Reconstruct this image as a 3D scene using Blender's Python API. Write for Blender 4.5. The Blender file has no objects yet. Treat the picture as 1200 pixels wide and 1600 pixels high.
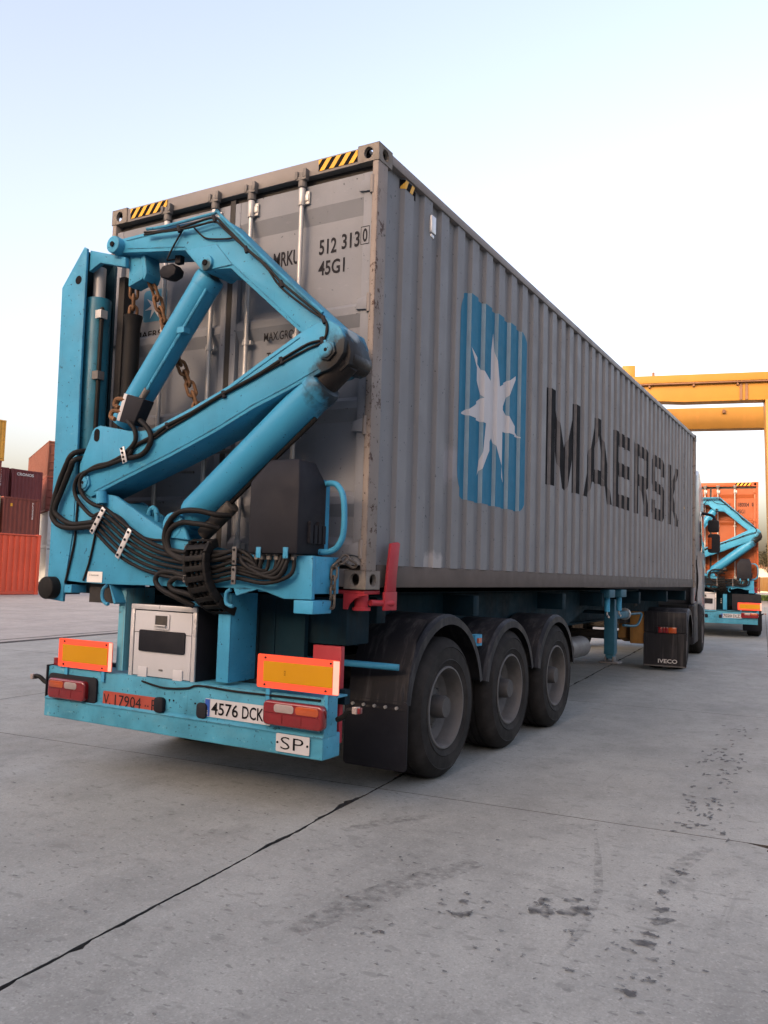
import bpy, bmesh, math, random
from mathutils import Vector, Matrix
from mathutils.geometry import tessellate_polygon
random.seed(7)
D = bpy.data
SC = bpy.context.scene
COL = SC.collection
rad = math.radians

# ------------------------------------------------------------------ camera
CAM_P = Vector((5.111, -4.490, 1.469)); YAW, PITCH, ROLL, FPX = 0.51757, 0.07237, 0.0302, 1305.45
fw = Vector((-math.sin(YAW)*math.cos(PITCH), math.cos(YAW)*math.cos(PITCH), math.sin(PITCH)))
rt = Vector((math.cos(YAW), math.sin(YAW), 0)); up = rt.cross(fw)
r2 = math.cos(ROLL)*rt + math.sin(ROLL)*up; u2 = -math.sin(ROLL)*rt + math.cos(ROLL)*up
cd = D.cameras.new('camera'); cam = D.objects.new('camera', cd); COL.objects.link(cam)
cd.sensor_fit = 'VERTICAL'; cd.sensor_height = 24.0; cd.lens = FPX/1600*24.0
cd.clip_start = 0.05; cd.clip_end = 3000
M = Matrix((r2, u2, -fw)).transposed().to_4x4(); M.translation = CAM_P
cam.matrix_world = M
SC.camera = cam

# ------------------------------------------------------------------ sky, sun, exposure
SUN_AZ, SUN_EL = rad(190), rad(13)           # azimuth clockwise from +Y (the way the truck points)
w = D.worlds.new('World'); SC.world = w; w.use_nodes = True
nt = w.node_tree; bg = nt.nodes['Background']
sky = nt.nodes.new('ShaderNodeTexSky'); sky.sky_type = 'NISHITA'; sky.sun_disc = False
sky.sun_elevation = SUN_EL; sky.sun_rotation = SUN_AZ
sky.air_density = 1.0; sky.dust_density = 7.0; sky.ozone_density = 0.35; sky.altitude = 0
hs_ = nt.nodes.new('ShaderNodeHueSaturation'); hs_.inputs['Saturation'].default_value = 0.9     # thin high haze: paler than clear air
tn = nt.nodes.new('ShaderNodeMix'); tn.data_type = 'RGBA'; tn.blend_type = 'MULTIPLY'; tn.inputs[0].default_value = 1.0; tn.inputs[7].default_value = (1.09, 0.965, 1.005, 1)
nt.links.new(sky.outputs[0], hs_.inputs['Color']); nt.links.new(hs_.outputs[0], tn.inputs[6]); nt.links.new(tn.outputs[2], bg.inputs[0]); bg.inputs[1].default_value = 0.15
S = Vector((math.sin(SUN_AZ)*math.cos(SUN_EL), math.cos(SUN_AZ)*math.cos(SUN_EL), math.sin(SUN_EL)))
sl = D.lights.new('sun', 'SUN'); sl.energy = 0.25; sl.angle = rad(3); sl.color = (1.0, 0.86, 0.7)
so = D.objects.new('sun', sl); COL.objects.link(so); so.rotation_euler = S.to_track_quat('Z', 'Y').to_euler()
so.location = (20, 30, 30)
vs = SC.view_settings; vs.view_transform = 'Standard'; vs.look = 'None'; vs.exposure = 2.18; vs.gamma = 1.0
vs.use_curve_mapping = False

# ------------------------------------------------------------------ materials
def srgb(r, g, b):
    f = lambda c: (c/255/12.92) if c/255 <= 0.04045 else ((c/255+0.055)/1.055)**2.4
    return (f(r), f(g), f(b))
def mat(name, col, rough=0.6, metal=0.0, var=0.12, scale=2.5, dirt=0.0, dcol=(0.05, 0.045, 0.04), dscale=(5, 5, 1.2), dthr=0.52,
        chips=0.0, ccol=(0.09, 0.04, 0.025), cscale=14, specks=0.0, scuff=0.0, scol=None, edge=0.0, ecol=(0.03, 0.035, 0.035), erad=0.012, bump=0.15, bscale=60, spec=0.22, coat=0.0, spots=None):
    m = D.materials.new(name); m.use_nodes = True
    n = m.node_tree.nodes; l = m.node_tree.links; b = n['Principled BSDF']
    tc = n.new('ShaderNodeTexCoord')
    def noise(sc, det=5, mapping=None, rough_=0.6):
        t = n.new('ShaderNodeTexNoise'); t.inputs['Scale'].default_value = sc; t.inputs['Detail'].default_value = det
        t.inputs['Roughness'].default_value = rough_
        if mapping:
            mp = n.new('ShaderNodeMapping'); mp.inputs['Scale'].default_value = mapping
            l.new(tc.outputs['Object'], mp.inputs[0]); l.new(mp.outputs[0], t.inputs['Vector'])
        else:
            l.new(tc.outputs['Object'], t.inputs['Vector'])
        return t.outputs['Fac']
    def rng(v, a, b_, c=0.0, d=1.0):
        r = n.new('ShaderNodeMapRange'); r.inputs[1].default_value = a; r.inputs[2].default_value = b_
        r.inputs[3].default_value = c; r.inputs[4].default_value = d; l.new(v, r.inputs[0]); return r.outputs[0]
    def mix(fac, a, b_):
        x = n.new('ShaderNodeMix'); x.data_type = 'RGBA'
        if isinstance(fac, float): x.inputs[0].default_value = fac
        else: l.new(fac, x.inputs[0])
        for i, v in ((6, a), (7, b_)):
            if isinstance(v, tuple): x.inputs[i].default_value = (*v[:3], 1)
            else: l.new(v, x.inputs[i])
        return x.outputs[2]
    c0 = tuple(max(0, c*(1-var)) for c in col); c1 = tuple(min(1, c*(1+var)) for c in col)
    base = mix(rng(noise(scale), 0.32, 0.68), c0, c1)
    if dirt > 0:
        base = mix(rng(noise(1.0, 8, dscale, 0.7), dthr, dthr+0.26, 0, dirt), base, dcol)
    if chips > 0:
        th = 0.70-0.12*chips
        base = mix(rng(noise(cscale, 9, None, 0.75), th, th+0.03), base, ccol)
    if scuff > 0:
        base = mix(rng(noise(1.0, 9, (7, 7, 16), 0.8), 0.60, 0.70, 0, scuff), base, scol or tuple(min(1, c*1.5+0.06) for c in col))
    if edge > 0:
        bv = n.new('ShaderNodeBevel'); bv.samples = 4; bv.inputs['Radius'].default_value = erad
        ge = n.new('ShaderNodeNewGeometry'); dp = n.new('ShaderNodeVectorMath'); dp.operation = 'DOT_PRODUCT'
        l.new(bv.outputs[0], dp.inputs[0]); l.new(ge.outputs['Normal'], dp.inputs[1])
        ms_ = n.new('ShaderNodeMath'); ms_.operation = 'MULTIPLY'; l.new(rng(dp.outputs['Value'], 0.995, 0.88), ms_.inputs[0]); l.new(rng(noise(11, 7, None, 0.7), 0.42, 0.60, 0, edge), ms_.inputs[1])
        base = mix(ms_.outputs[0], base, ecol)
    if specks > 0:
        base = mix(rng(noise(34, 3, None, 0.6), 0.70-0.05*specks, 0.72-0.05*specks, 0, 0.85), base, tuple(c*0.22 for c in col))
        base = mix(rng(noise(1.0, 10, (26, 26, 2.2), 0.75), 0.60, 0.72, 0, 0.55*min(1, specks)), base, tuple(c*0.35 for c in col))
    if spots:
        # stains with a place of their own: (x, y, z, radius, colour)
        for (x, y, z, r, c) in spots:
            vd = n.new('ShaderNodeVectorMath'); vd.operation = 'DISTANCE'; vd.inputs[1].default_value = (x, y, z)
            l.new(tc.outputs['Object'], vd.inputs[0])
            ad = n.new('ShaderNodeMath'); ad.operation = 'MULTIPLY_ADD'; l.new(noise(9, 6), ad.inputs[0])
            ad.inputs[1].default_value = -r*1.3; l.new(vd.outputs['Value'], ad.inputs[2])
            base = mix(rng(ad.outputs[0], r*0.42, 0.0, 0, 0.93), base, c)
    l.new(base, b.inputs['Base Color'])
    b.inputs['Metallic'].default_value = metal
    l.new(rng(noise(scale*3, 6), 0.3, 0.7, max(0.04, rough-0.1), min(1, rough+0.12)), b.inputs['Roughness'])
    b.inputs['Specular IOR Level'].default_value = spec
    b.inputs['Coat Weight'].default_value = coat
    if bump > 0:
        bp = n.new('ShaderNodeBump'); bp.inputs['Strength'].default_value = bump; bp.inputs['Distance'].default_value = 0.004
        l.new(noise(bscale, 4), bp.inputs['Height']); l.new(bp.outputs[0], b.inputs['Normal'])
    return m

BLUE = (0.036, 0.222, 0.365)
MAT = {}
MAT['crane'] = mat('crane_blue_paint', BLUE, 0.6, var=0.16, scale=3, dirt=0.5, dcol=(0.035, 0.10, 0.13), dscale=(4, 4, 1.5), dthr=0.55, chips=0.1, ccol=(0.11, 0.30, 0.40), cscale=6, specks=0.8, scuff=0.5, scol=(0.13, 0.36, 0.46), edge=0.9)
MAT['boom'] = mat('boom_blue_paint', BLUE, 0.58, var=0.13, scale=2.5, dirt=0.35, dcol=(0.04, 0.13, 0.18), dthr=0.58, chips=0.1, ccol=(0.15, 0.38, 0.48), cscale=5, specks=0.6, scuff=0.55, scol=(0.13, 0.36, 0.46), edge=0.9,
                  spots=[(2.55, -0.40, 2.72, 0.20, (0.009, 0.008, 0.008)), (2.50, -0.25, 2.74, 0.20, (0.009, 0.008, 0.008)), (2.42, -0.42, 2.65, 0.13, (0.012, 0.011, 0.011)), (2.46, -0.30, 2.90, 0.07, (0.22, 0.26, 0.27)),
                         (0.30, -0.44, 2.0, 0.10, (0.03, 0.03, 0.03)), (2.30, -0.36, 2.62, 0.10, (0.02, 0.02, 0.02)), (1.40, -0.43, 3.45, 0.045, (0.02, 0.03, 0.03))])
MAT['cylinder'] = mat('cylinder_blue_paint', (0.033, 0.215, 0.365), 0.4, var=0.08, scale=2, dirt=0.3, dcol=(0.03, 0.12, 0.17), dthr=0.6, bump=0.05, specks=0.3, scuff=0.25,
                      spots=[(2.45, -0.30, 2.62, 0.28, (0.012, 0.011, 0.011)), (1.36, -0.3, 3.42, 0.06, (0.02, 0.03, 0.03))])
MAT['mastshade'] = mat('mast_shade_grease_steel', (0.016, 0.045, 0.058), 0.5, var=0.3, dirt=0.7, dcol=(0.010, 0.011, 0.012), dscale=(6, 6, 1), dthr=0.42)  # shade inside the mast darkened into the colour, along with slide grease
MAT['shadecyl'] = mat('shaded_oily_blue_paint', (0.020, 0.135, 0.20), 0.35, var=0.2, dirt=0.7, dcol=(0.014, 0.04, 0.055), dscale=(7, 7, 1), dthr=0.45, specks=0.8)  # cylinder blue darkened for the mast's inner shade, plus oily dirt
MAT['bumper'] = mat('bumper_worn_paint', (0.050, 0.23, 0.33), 0.6, var=0.25, scale=4, dirt=0.55, dcol=(0.09, 0.23, 0.28), dscale=(3, 3, 7), dthr=0.5, chips=0.7, ccol=(0.14, 0.33, 0.40), cscale=4, specks=1.0, scuff=0.8, scol=(0.17, 0.37, 0.44), edge=0.9)
MAT['chassis'] = mat('chassis_shaded_blue_paint', (0.0055, 0.021, 0.031), 0.7, var=0.2, scale=3, dirt=0.7, dcol=(0.009, 0.009, 0.009), dthr=0.45, spec=0.08)  # crane blue taken nearly black to carry the shade under the trailer, plus grime
MAT['greystair'] = mat('post_dirty_paint', (0.10, 0.31, 0.40), 0.6, var=0.2, dirt=0.8, dcol=(0.16, 0.14, 0.10), dscale=(30, 30, 1.2), dthr=0.47, chips=0.5)
MAT['door'] = mat('container_door_paint', (0.152, 0.166, 0.186), 0.65, var=0.07, specks=0.2, scuff=0.25, spec=0.3, scale=2, dirt=0.35, dcol=(0.10, 0.099, 0.10), dscale=(6, 6, 0.7), dthr=0.55, bump=0.1)
MAT['side'] = mat('container_side_paint', (0.153, 0.158, 0.164), 0.6, var=0.08, scale=1.2, dirt=0.4, dcol=(0.095, 0.088, 0.085), dscale=(3, 3, 0.35), dthr=0.54, specks=0.35, scuff=0.25, scol=(0.21, 0.21, 0.215), bump=0.5, bscale=3.0, spec=0.25,
                  spots=[(2.42, 0.95, 0.175, 0.11, (0.30, 0.29, 0.28)), (2.42, 1.12, 0.18, 0.09, (0.30, 0.29, 0.28)), (2.42, 1.24, 0.95, 0.16, (0.20, 0.20, 0.21))])
MAT['rail'] = mat('container_rail_paint', (0.165, 0.155, 0.148), 0.5, var=0.1, dirt=0.4, dcol=(0.12, 0.10, 0.09), dscale=(5, 1, 5), chips=0.25, ccol=(0.11, 0.06, 0.04))
MAT['brail'] = mat('container_bottom_rail_paint', (0.080, 0.069, 0.062), 0.7, var=0.12, dirt=0.4, dcol=(0.09, 0.075, 0.06), dscale=(2, 1, 5))
MAT['post'] = mat('container_post_paint', (0.20, 0.178, 0.160), 0.7, var=0.12, dirt=0.5, dcol=(0.13, 0.10, 0.085), dscale=(8, 8, 1), chips=1.1, ccol=(0.06, 0.038, 0.03), cscale=13, specks=0.6, edge=0.9, ecol=(0.06, 0.04, 0.032), erad=0.02)
MAT['casting'] = mat('corner_casting_paint', (0.17, 0.155, 0.135), 0.7, var=0.2, scale=8, dirt=0.7, dcol=(0.09, 0.06, 0.04), dscale=(14, 14, 4), chips=0.8, ccol=(0.075, 0.045, 0.03), cscale=12, bump=0.3, edge=0.9, ecol=(0.05, 0.035, 0.028), erad=0.015)
MAT['rod'] = mat('galvanised_steel', (0.36, 0.36, 0.35), 0.42, metal=0.35, var=0.12, dirt=0.4, dcol=(0.17, 0.15, 0.13), dscale=(9, 9, 3), spec=0.5)
MAT['keeper'] = mat('cast_steel', (0.13, 0.125, 0.12), 0.6, metal=0.3, var=0.2, dirt=0.4, dcol=(0.08, 0.06, 0.05))
MAT['gasket'] = mat('black_gasket', (0.028, 0.027, 0.026), 0.7, var=0.2)
MAT['ink'] = mat('black_lettering', (0.008, 0.008, 0.009), 0.9, var=0.1, bump=0, spec=0.1, scuff=0.12, scol=(0.05, 0.05, 0.05))
MAT['inkslope'] = mat('slope_lettering', (0.115, 0.115, 0.118), 0.8, var=0.2, scale=6, bump=0, spec=0.15)  # greyer colour for lettering on the corrugation slopes
MAT['inkdoor'] = mat('dark_lettering', (0.016, 0.016, 0.019), 0.9, var=0.15, bump=0, spec=0.15)
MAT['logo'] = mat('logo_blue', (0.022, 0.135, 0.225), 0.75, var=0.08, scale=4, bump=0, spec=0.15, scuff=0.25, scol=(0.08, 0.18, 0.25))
MAT['doorlogo'] = mat('door_logo_blue', (0.022, 0.12, 0.20), 0.6, var=0.06, bump=0)
MAT['grease'] = mat('black_grease', (0.009, 0.008, 0.008), 0.45, var=0.3, scale=12, bump=0.4, bscale=30)
MAT['legblue'] = mat('leg_dull_blue_paint', (0.018, 0.085, 0.125), 0.6, var=0.2, dirt=0.5, dcol=(0.03, 0.04, 0.045))
MAT['logopale'] = mat('logo_slope_pale', (0.17, 0.25, 0.30), 0.7, var=0.1, scale=6, bump=0)  # paler logo blue laid on the corrugation slopes
MAT['star'] = mat('logo_star_white', (0.42, 0.42, 0.43), 0.7, var=0.06, bump=0, spec=0.2, dirt=0.3, dcol=(0.28, 0.28, 0.28))
MAT['stripe'] = mat('hazard_yellow', (0.62, 0.33, 0.03), 0.5, var=0.12, bump=0)
MAT['rubber'] = mat('black_rubber', (0.011, 0.011, 0.011), 0.55, var=0.2, dirt=0.35, dcol=(0.03, 0.028, 0.025), dscale=(8, 8, 8), spec=0.1)
MAT['hose'] = mat('hydraulic_hose', (0.011, 0.011, 0.011), 0.5, var=0.25, dirt=0.4, dcol=(0.028, 0.025, 0.022), dscale=(6, 6, 6), spec=0.1)
MAT['plastic'] = mat('black_plastic', (0.012, 0.013, 0.017), 0.6, var=0.15, dirt=0.35, dcol=(0.028, 0.028, 0.030), dscale=(3, 3, 2), dthr=0.5, bump=0.2, bscale=120, spec=0.12)
MAT['fender'] = mat('mudguard_plastic', (0.014, 0.015, 0.018), 0.5, var=0.15, dirt=0.7, dcol=(0.085, 0.085, 0.085), dscale=(16, 6, 0.7), dthr=0.5, spec=0.12)
MAT['tyre'] = mat('tyre_rubber', (0.018, 0.0175, 0.017), 0.8, var=0.15, dirt=0.6, dcol=(0.042, 0.040, 0.038), dscale=(3, 3, 3), dthr=0.42, bump=0.3, spec=0.1)
MAT['rim'] = mat('wheel_rim_grey', (0.105, 0.104, 0.102), 0.55, var=0.15, dirt=0.6, dcol=(0.05, 0.046, 0.042), dscale=(4, 4, 4), dthr=0.45)
MAT['hub'] = mat('wheel_hub_dirty', (0.055, 0.054, 0.053), 0.6, var=0.25, dirt=0.5, dcol=(0.03, 0.028, 0.026), dscale=(9, 9, 9))
MAT['white'] = mat('white_aluminium', (0.39, 0.40, 0.415), 0.5, var=0.05, dirt=0.3, dcol=(0.33, 0.32, 0.30), dscale=(5, 5, 2), dthr=0.55)
MAT['whitetrim'] = mat('box_trim_metal', (0.50, 0.50, 0.50), 0.35, metal=0.4, var=0.1, dirt=0.4, dcol=(0.2, 0.2, 0.19))
MAT['fluo'] = mat('fluorescent_red_sheeting', (0.96, 0.095, 0.045), 0.45, var=0.04, bump=0)
MAT['amber'] = mat('reflective_amber_sheeting', (0.42, 0.20, 0.004), 0.4, var=0.05, bump=0)
MAT['pinkedge'] = mat('faded_sheeting', (0.80, 0.50, 0.42), 0.5, var=0.05, bump=0)
MAT['lampred'] = mat('lamp_red_lens', (0.14, 0.006, 0.008), 0.12, var=0.15, scale=9, bump=0.05, coat=0.6, spec=0.5)
MAT['lampdark'] = mat('lamp_dark_red', (0.09, 0.006, 0.008), 0.2, var=0.1, bump=0)
MAT['lampamber'] = mat('lamp_amber_lens', (0.30, 0.055, 0.012), 0.12, var=0.1, scale=9, bump=0.05, coat=0.6, spec=0.5)
MAT['lampclear'] = mat('lamp_clear_lens', (0.26, 0.22, 0.205), 0.12, var=0.15, scale=9, bump=0.05, coat=0.6, spec=0.5)
MAT['plate'] = mat('plate_white', (0.37, 0.375, 0.385), 0.5, var=0.05, dirt=0.25, dcol=(0.4, 0.38, 0.34), bump=0)
MAT['eublue'] = mat('plate_blue_band', (0.025, 0.075, 0.30), 0.45, bump=0)
MAT['redplate'] = mat('plate_red', (0.27, 0.05, 0.033), 0.5, var=0.15, scale=5, dirt=0.3, dcol=(0.2, 0.09, 0.07), bump=0)
MAT['redpaint'] = mat('red_paint', (0.30, 0.025, 0.035), 0.55, var=0.15, dirt=0.3, dcol=(0.10, 0.02, 0.02), chips=0.3, ccol=(0.35, 0.2, 0.2))
MAT['rust'] = mat('rusty_chain', (0.14, 0.075, 0.038), 0.75, metal=0.1, var=0.45, scale=18, dirt=0.6, dcol=(0.035, 0.028, 0.024), dscale=(15, 15, 15), bump=0.5)
MAT['chain'] = mat('dark_chain_steel', (0.10, 0.085, 0.07), 0.5, metal=0.4, var=0.4, scale=20, bump=0.4)
MAT['paper'] = mat('sticker_white', (0.58, 0.58, 0.55), 0.6, var=0.06, bump=0)
MAT['cabwhite'] = mat('cab_silver_paint', (0.15, 0.155, 0.165), 0.35, var=0.05, dirt=0.4, dcol=(0.28, 0.26, 0.24), dscale=(2, 2, 0.5), coat=0.3)
MAT['glass'] = mat('dark_glass', (0.012, 0.014, 0.017), 0.08, var=0.05, bump=0, coat=0.5, spec=0.5)
MAT['engine'] = mat('grimy_running_gear', (0.045, 0.042, 0.038), 0.65, var=0.3, dirt=0.5, dcol=(0.10, 0.085, 0.065), dscale=(5, 5, 5))
MAT['springbrake'] = mat('ochre_painted_frame', (0.26, 0.13, 0.035), 0.6, var=0.25, dirt=0.6, dcol=(0.07, 0.05, 0.03))
MAT['gantry'] = mat('gantry_yellow_paint', (0.25, 0.128, 0.022), 0.5, var=0.07, scale=0.4, dirt=0.3, dcol=(0.45, 0.17, 0.04), dscale=(0.6, 0.6, 0.12), dthr=0.55, bump=0)
MAT['gantrydark'] = mat('gantry_rail_steel', (0.14, 0.075, 0.045), 0.6, var=0.2, scale=0.6, bump=0)
MAT['orange2'] = mat('container_orange_paint', (0.25, 0.064, 0.020), 0.5, var=0.06, dirt=0.35, dcol=(0.22, 0.055, 0.02), dscale=(3, 3, 0.6))
MAT['orange2d'] = mat('container_orange_rail', (0.32, 0.07, 0.022), 0.5, var=0.1, dirt=0.4, dcol=(0.28, 0.07, 0.03))

def container_paint(name, c):
    d = tuple(x*0.72 for x in c)
    return mat(name, c, 0.6, var=0.10, scale=0.8, dirt=0.45, dcol=d, dscale=(2, 2, 0.4), chips=0.15, ccol=tuple(x*0.5+0.04 for x in c), cscale=3, bump=0)
MAT['c_red'] = container_paint('container_red_paint', (0.62, 0.105, 0.055))
MAT['c_brown'] = container_paint('container_brown_paint', (0.15, 0.045, 0.035))
MAT['c_brown2'] = container_paint('container_russet_paint', (0.11, 0.042, 0.030))
MAT['c_maroon'] = container_paint('container_maroon_paint', (0.145, 0.040, 0.042))
MAT['c_yellow'] = container_paint('container_ochre_paint', (0.48, 0.27, 0.05))
MAT['c_white'] = container_paint('container_white_paint', (0.50, 0.53, 0.53))
MAT['c_green'] = container_paint('container_green_paint', (0.20, 0.24, 0.15))
MAT['c_olive'] = container_paint('container_olive_paint', (0.24, 0.18, 0.06))

# concrete -------------------------------------------------------------
def concrete(name, tint):
    m = D.materials.new(name); m.use_nodes = True
    n = m.node_tree.nodes; l = m.node_tree.links; b = n['Principled BSDF']
    tc = n.new('ShaderNodeTexCoord')
    geo = n.new('ShaderNodeNewGeometry')
    def noise(sc, det, mp=(1, 1, 1), ro=0.6, loc=(0, 0, 0)):
        t = n.new('ShaderNodeTexNoise'); t.inputs['Scale'].default_value = sc; t.inputs['Detail'].default_value = det; t.inputs['Roughness'].default_value = ro
        p = n.new('ShaderNodeMapping'); p.inputs['Scale'].default_value = mp; p.inputs['Rotation'].default_value = (0, 0, rad(-5)); p.inputs['Location'].default_value = loc
        l.new(geo.outputs['Position'], p.inputs[0]); l.new(p.outputs[0], t.inputs['Vector']); return t.outputs['Fac']
    def rng(v, a, b_, c=0.0, d=1.0):
        r = n.new('ShaderNodeMapRange'); r.inputs[1].default_value = a; r.inputs[2].default_value = b_
        r.inputs[3].default_value = c; r.inputs[4].default_value = d; l.new(v, r.inputs[0]); return r.outputs[0]
    def mix(fac, a, b_, mode='MIX'):
        x = n.new('ShaderNodeMix'); x.data_type = 'RGBA'; x.blend_type = mode
        if isinstance(fac, float): x.inputs[0].default_value = fac
        else: l.new(fac, x.inputs[0])
        for i, v in ((6, a), (7, b_)):
            if isinstance(v, tuple): x.inputs[i].default_value = (*v[:3], 1)
            else: l.new(v, x.inputs[i])
        return x.outputs[2]
    T = lambda k: tuple(k*t for t in tint)
    c = mix(rng(noise(0.35, 6), 0.3, 0.7), T(0.24), T(0.345))
    c = mix(rng(noise(1.6, 7, ro=0.7), 0.35, 0.75, 0, 0.75), c, T(0.195))
    c = mix(rng(noise(5.5, 8, ro=0.75, loc=(3, 1, 0)), 0.50, 0.72, 0, 0.6), c, T(0.31))
    # tyre-worn lanes running with the slabs
    c = mix(rng(noise(1.0, 6, (1.4, 0.12, 1), loc=(1.3, 0, 0)), 0.52, 0.75, 0, 0.45), c, T(0.19))
    # rubbed-in dirt, patchy
    c = mix(rng(noise(0.8, 10, (1, 0.55, 1), 0.78, (4, 9, 0)), 0.47, 0.66, 0, 0.75), c, T(0.135))
    c = mix(rng(noise(2.6, 9, (1, 0.8, 1), 0.8, (9, 4, 0)), 0.52, 0.64, 0, 0.6), c, T(0.145))
    # thin scuffed tyre streaks
    c = mix(rng(noise(1.0, 8, (9, 0.22, 1), 0.75, (0.4, 3, 0)), 0.60, 0.68, 0, 0.35), c, T(0.13))
    # fine grain
    c = mix(rng(noise(120, 5, ro=0.85), 0.34, 0.66, 0, 0.7), c, T(0.165))
    c = mix(rng(noise(38, 4, loc=(7, 2, 0)), 0.60, 0.72, 0, 0.55), c, T(0.36))
    vo = n.new('ShaderNodeTexVoronoi'); vo.inputs['Scale'].default_value = 115; l.new(geo.outputs['Position'], vo.inputs['Vector'])
    sc_ = n.new('ShaderNodeSeparateColor'); l.new(vo.outputs['Color'], sc_.inputs[0])
    c = mix(rng(sc_.outputs[0], 0.75, 1.0, 0, 0.22), c, T(0.40)); c = mix(rng(sc_.outputs[1], 0.72, 1.0, 0, 0.32), c, T(0.12))
    # small flat dark marks (old drips, gum, wear)
    c = mix(rng(noise(7.5, 2, (1, 1.7, 1), 0.5, (2, 5, 0)), 0.635, 0.67, 0, 0.5), c, T(0.14))
    c = mix(rng(noise(17, 2, (1, 1.6, 1), 0.5, (8, 1, 0)), 0.655, 0.68, 0, 0.65), c, T(0.11))
    l.new(c, b.inputs['Base Color'])
    l.new(rng(noise(3, 6), 0.3, 0.7, 0.62, 0.85), b.inputs['Roughness'])
    b.inputs['Specular IOR Level'].default_value = 0.35
    bp = n.new('ShaderNodeBump'); bp.inputs['Strength'].default_value = 0.35; bp.inputs['Distance'].default_value = 0.004
    l.new(noise(70, 6, ro=0.7), bp.inputs['Height']); l.new(bp.outputs[0], b.inputs['Normal'])
    return m
MAT['concrete'] = concrete('concrete', (0.985, 1.045, 0.985))
MAT['concrete_sunlit'] = concrete('concrete_sunlit', (1.18, 1.14, 1.06))  # warm sunlight on the far yard mixed into the tint
MAT['filler'] = mat('joint_filler', (0.036, 0.035, 0.033), 0.85, var=0.4, scale=12, dirt=0.5, dcol=(0.07, 0.065, 0.06), dscale=(9, 9, 9), bump=0.8, bscale=50)
def stain_mat():
    m = D.materials.new('oil_stain'); m.use_nodes = True
    n = m.node_tree.nodes; l = m.node_tree.links; b = n['Principled BSDF']
    b.inputs['Base Color'].default_value = (0.045, 0.044, 0.043, 1); b.inputs['Roughness'].default_value = 0.6
    t = n.new('ShaderNodeTexNoise'); t.inputs['Scale'].default_value = 22; t.inputs['Detail'].default_value = 6
    geo = n.new('ShaderNodeNewGeometry'); l.new(geo.outputs['Position'], t.inputs['Vector'])
    r = n.new('ShaderNodeMapRange'); r.inputs[1].default_value = 0.36; r.inputs[2].default_value = 0.62; r.inputs[3].default_value = 0.10; r.inputs[4].default_value = 0.72
    l.new(t.outputs['Fac'], r.inputs[0]); l.new(r.outputs[0], b.inputs['Alpha'])
    return m
MAT['stain'] = stain_mat()
MAT['smear'] = MAT['stain'].copy(); MAT['smear'].name = 'tyre_smear'
for nd in MAT['smear'].node_tree.nodes:
    if nd.type == 'MAP_RANGE': nd.inputs[1].default_value = 0.40; nd.inputs[2].default_value = 0.75; nd.inputs[3].default_value = 0.0; nd.inputs[4].default_value = 0.36
def leaf_mat():
    return mat('tree_leaves', (0.05, 0.045, 0.022), 0.7, var=0.5, scale=0.8, bump=0)
MAT['leaf'] = leaf_mat()
MAT['bark'] = mat('tree_bark', (0.09, 0.07, 0.05), 0.9)
MAT['grass'] = mat('verge_grass', (0.07, 0.11, 0.03), 0.9, var=0.35, scale=2, bump=0)
MAT['shed'] = mat('shed_wall', (0.42, 0.36, 0.30), 0.8, var=0.05, bump=0)

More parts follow.
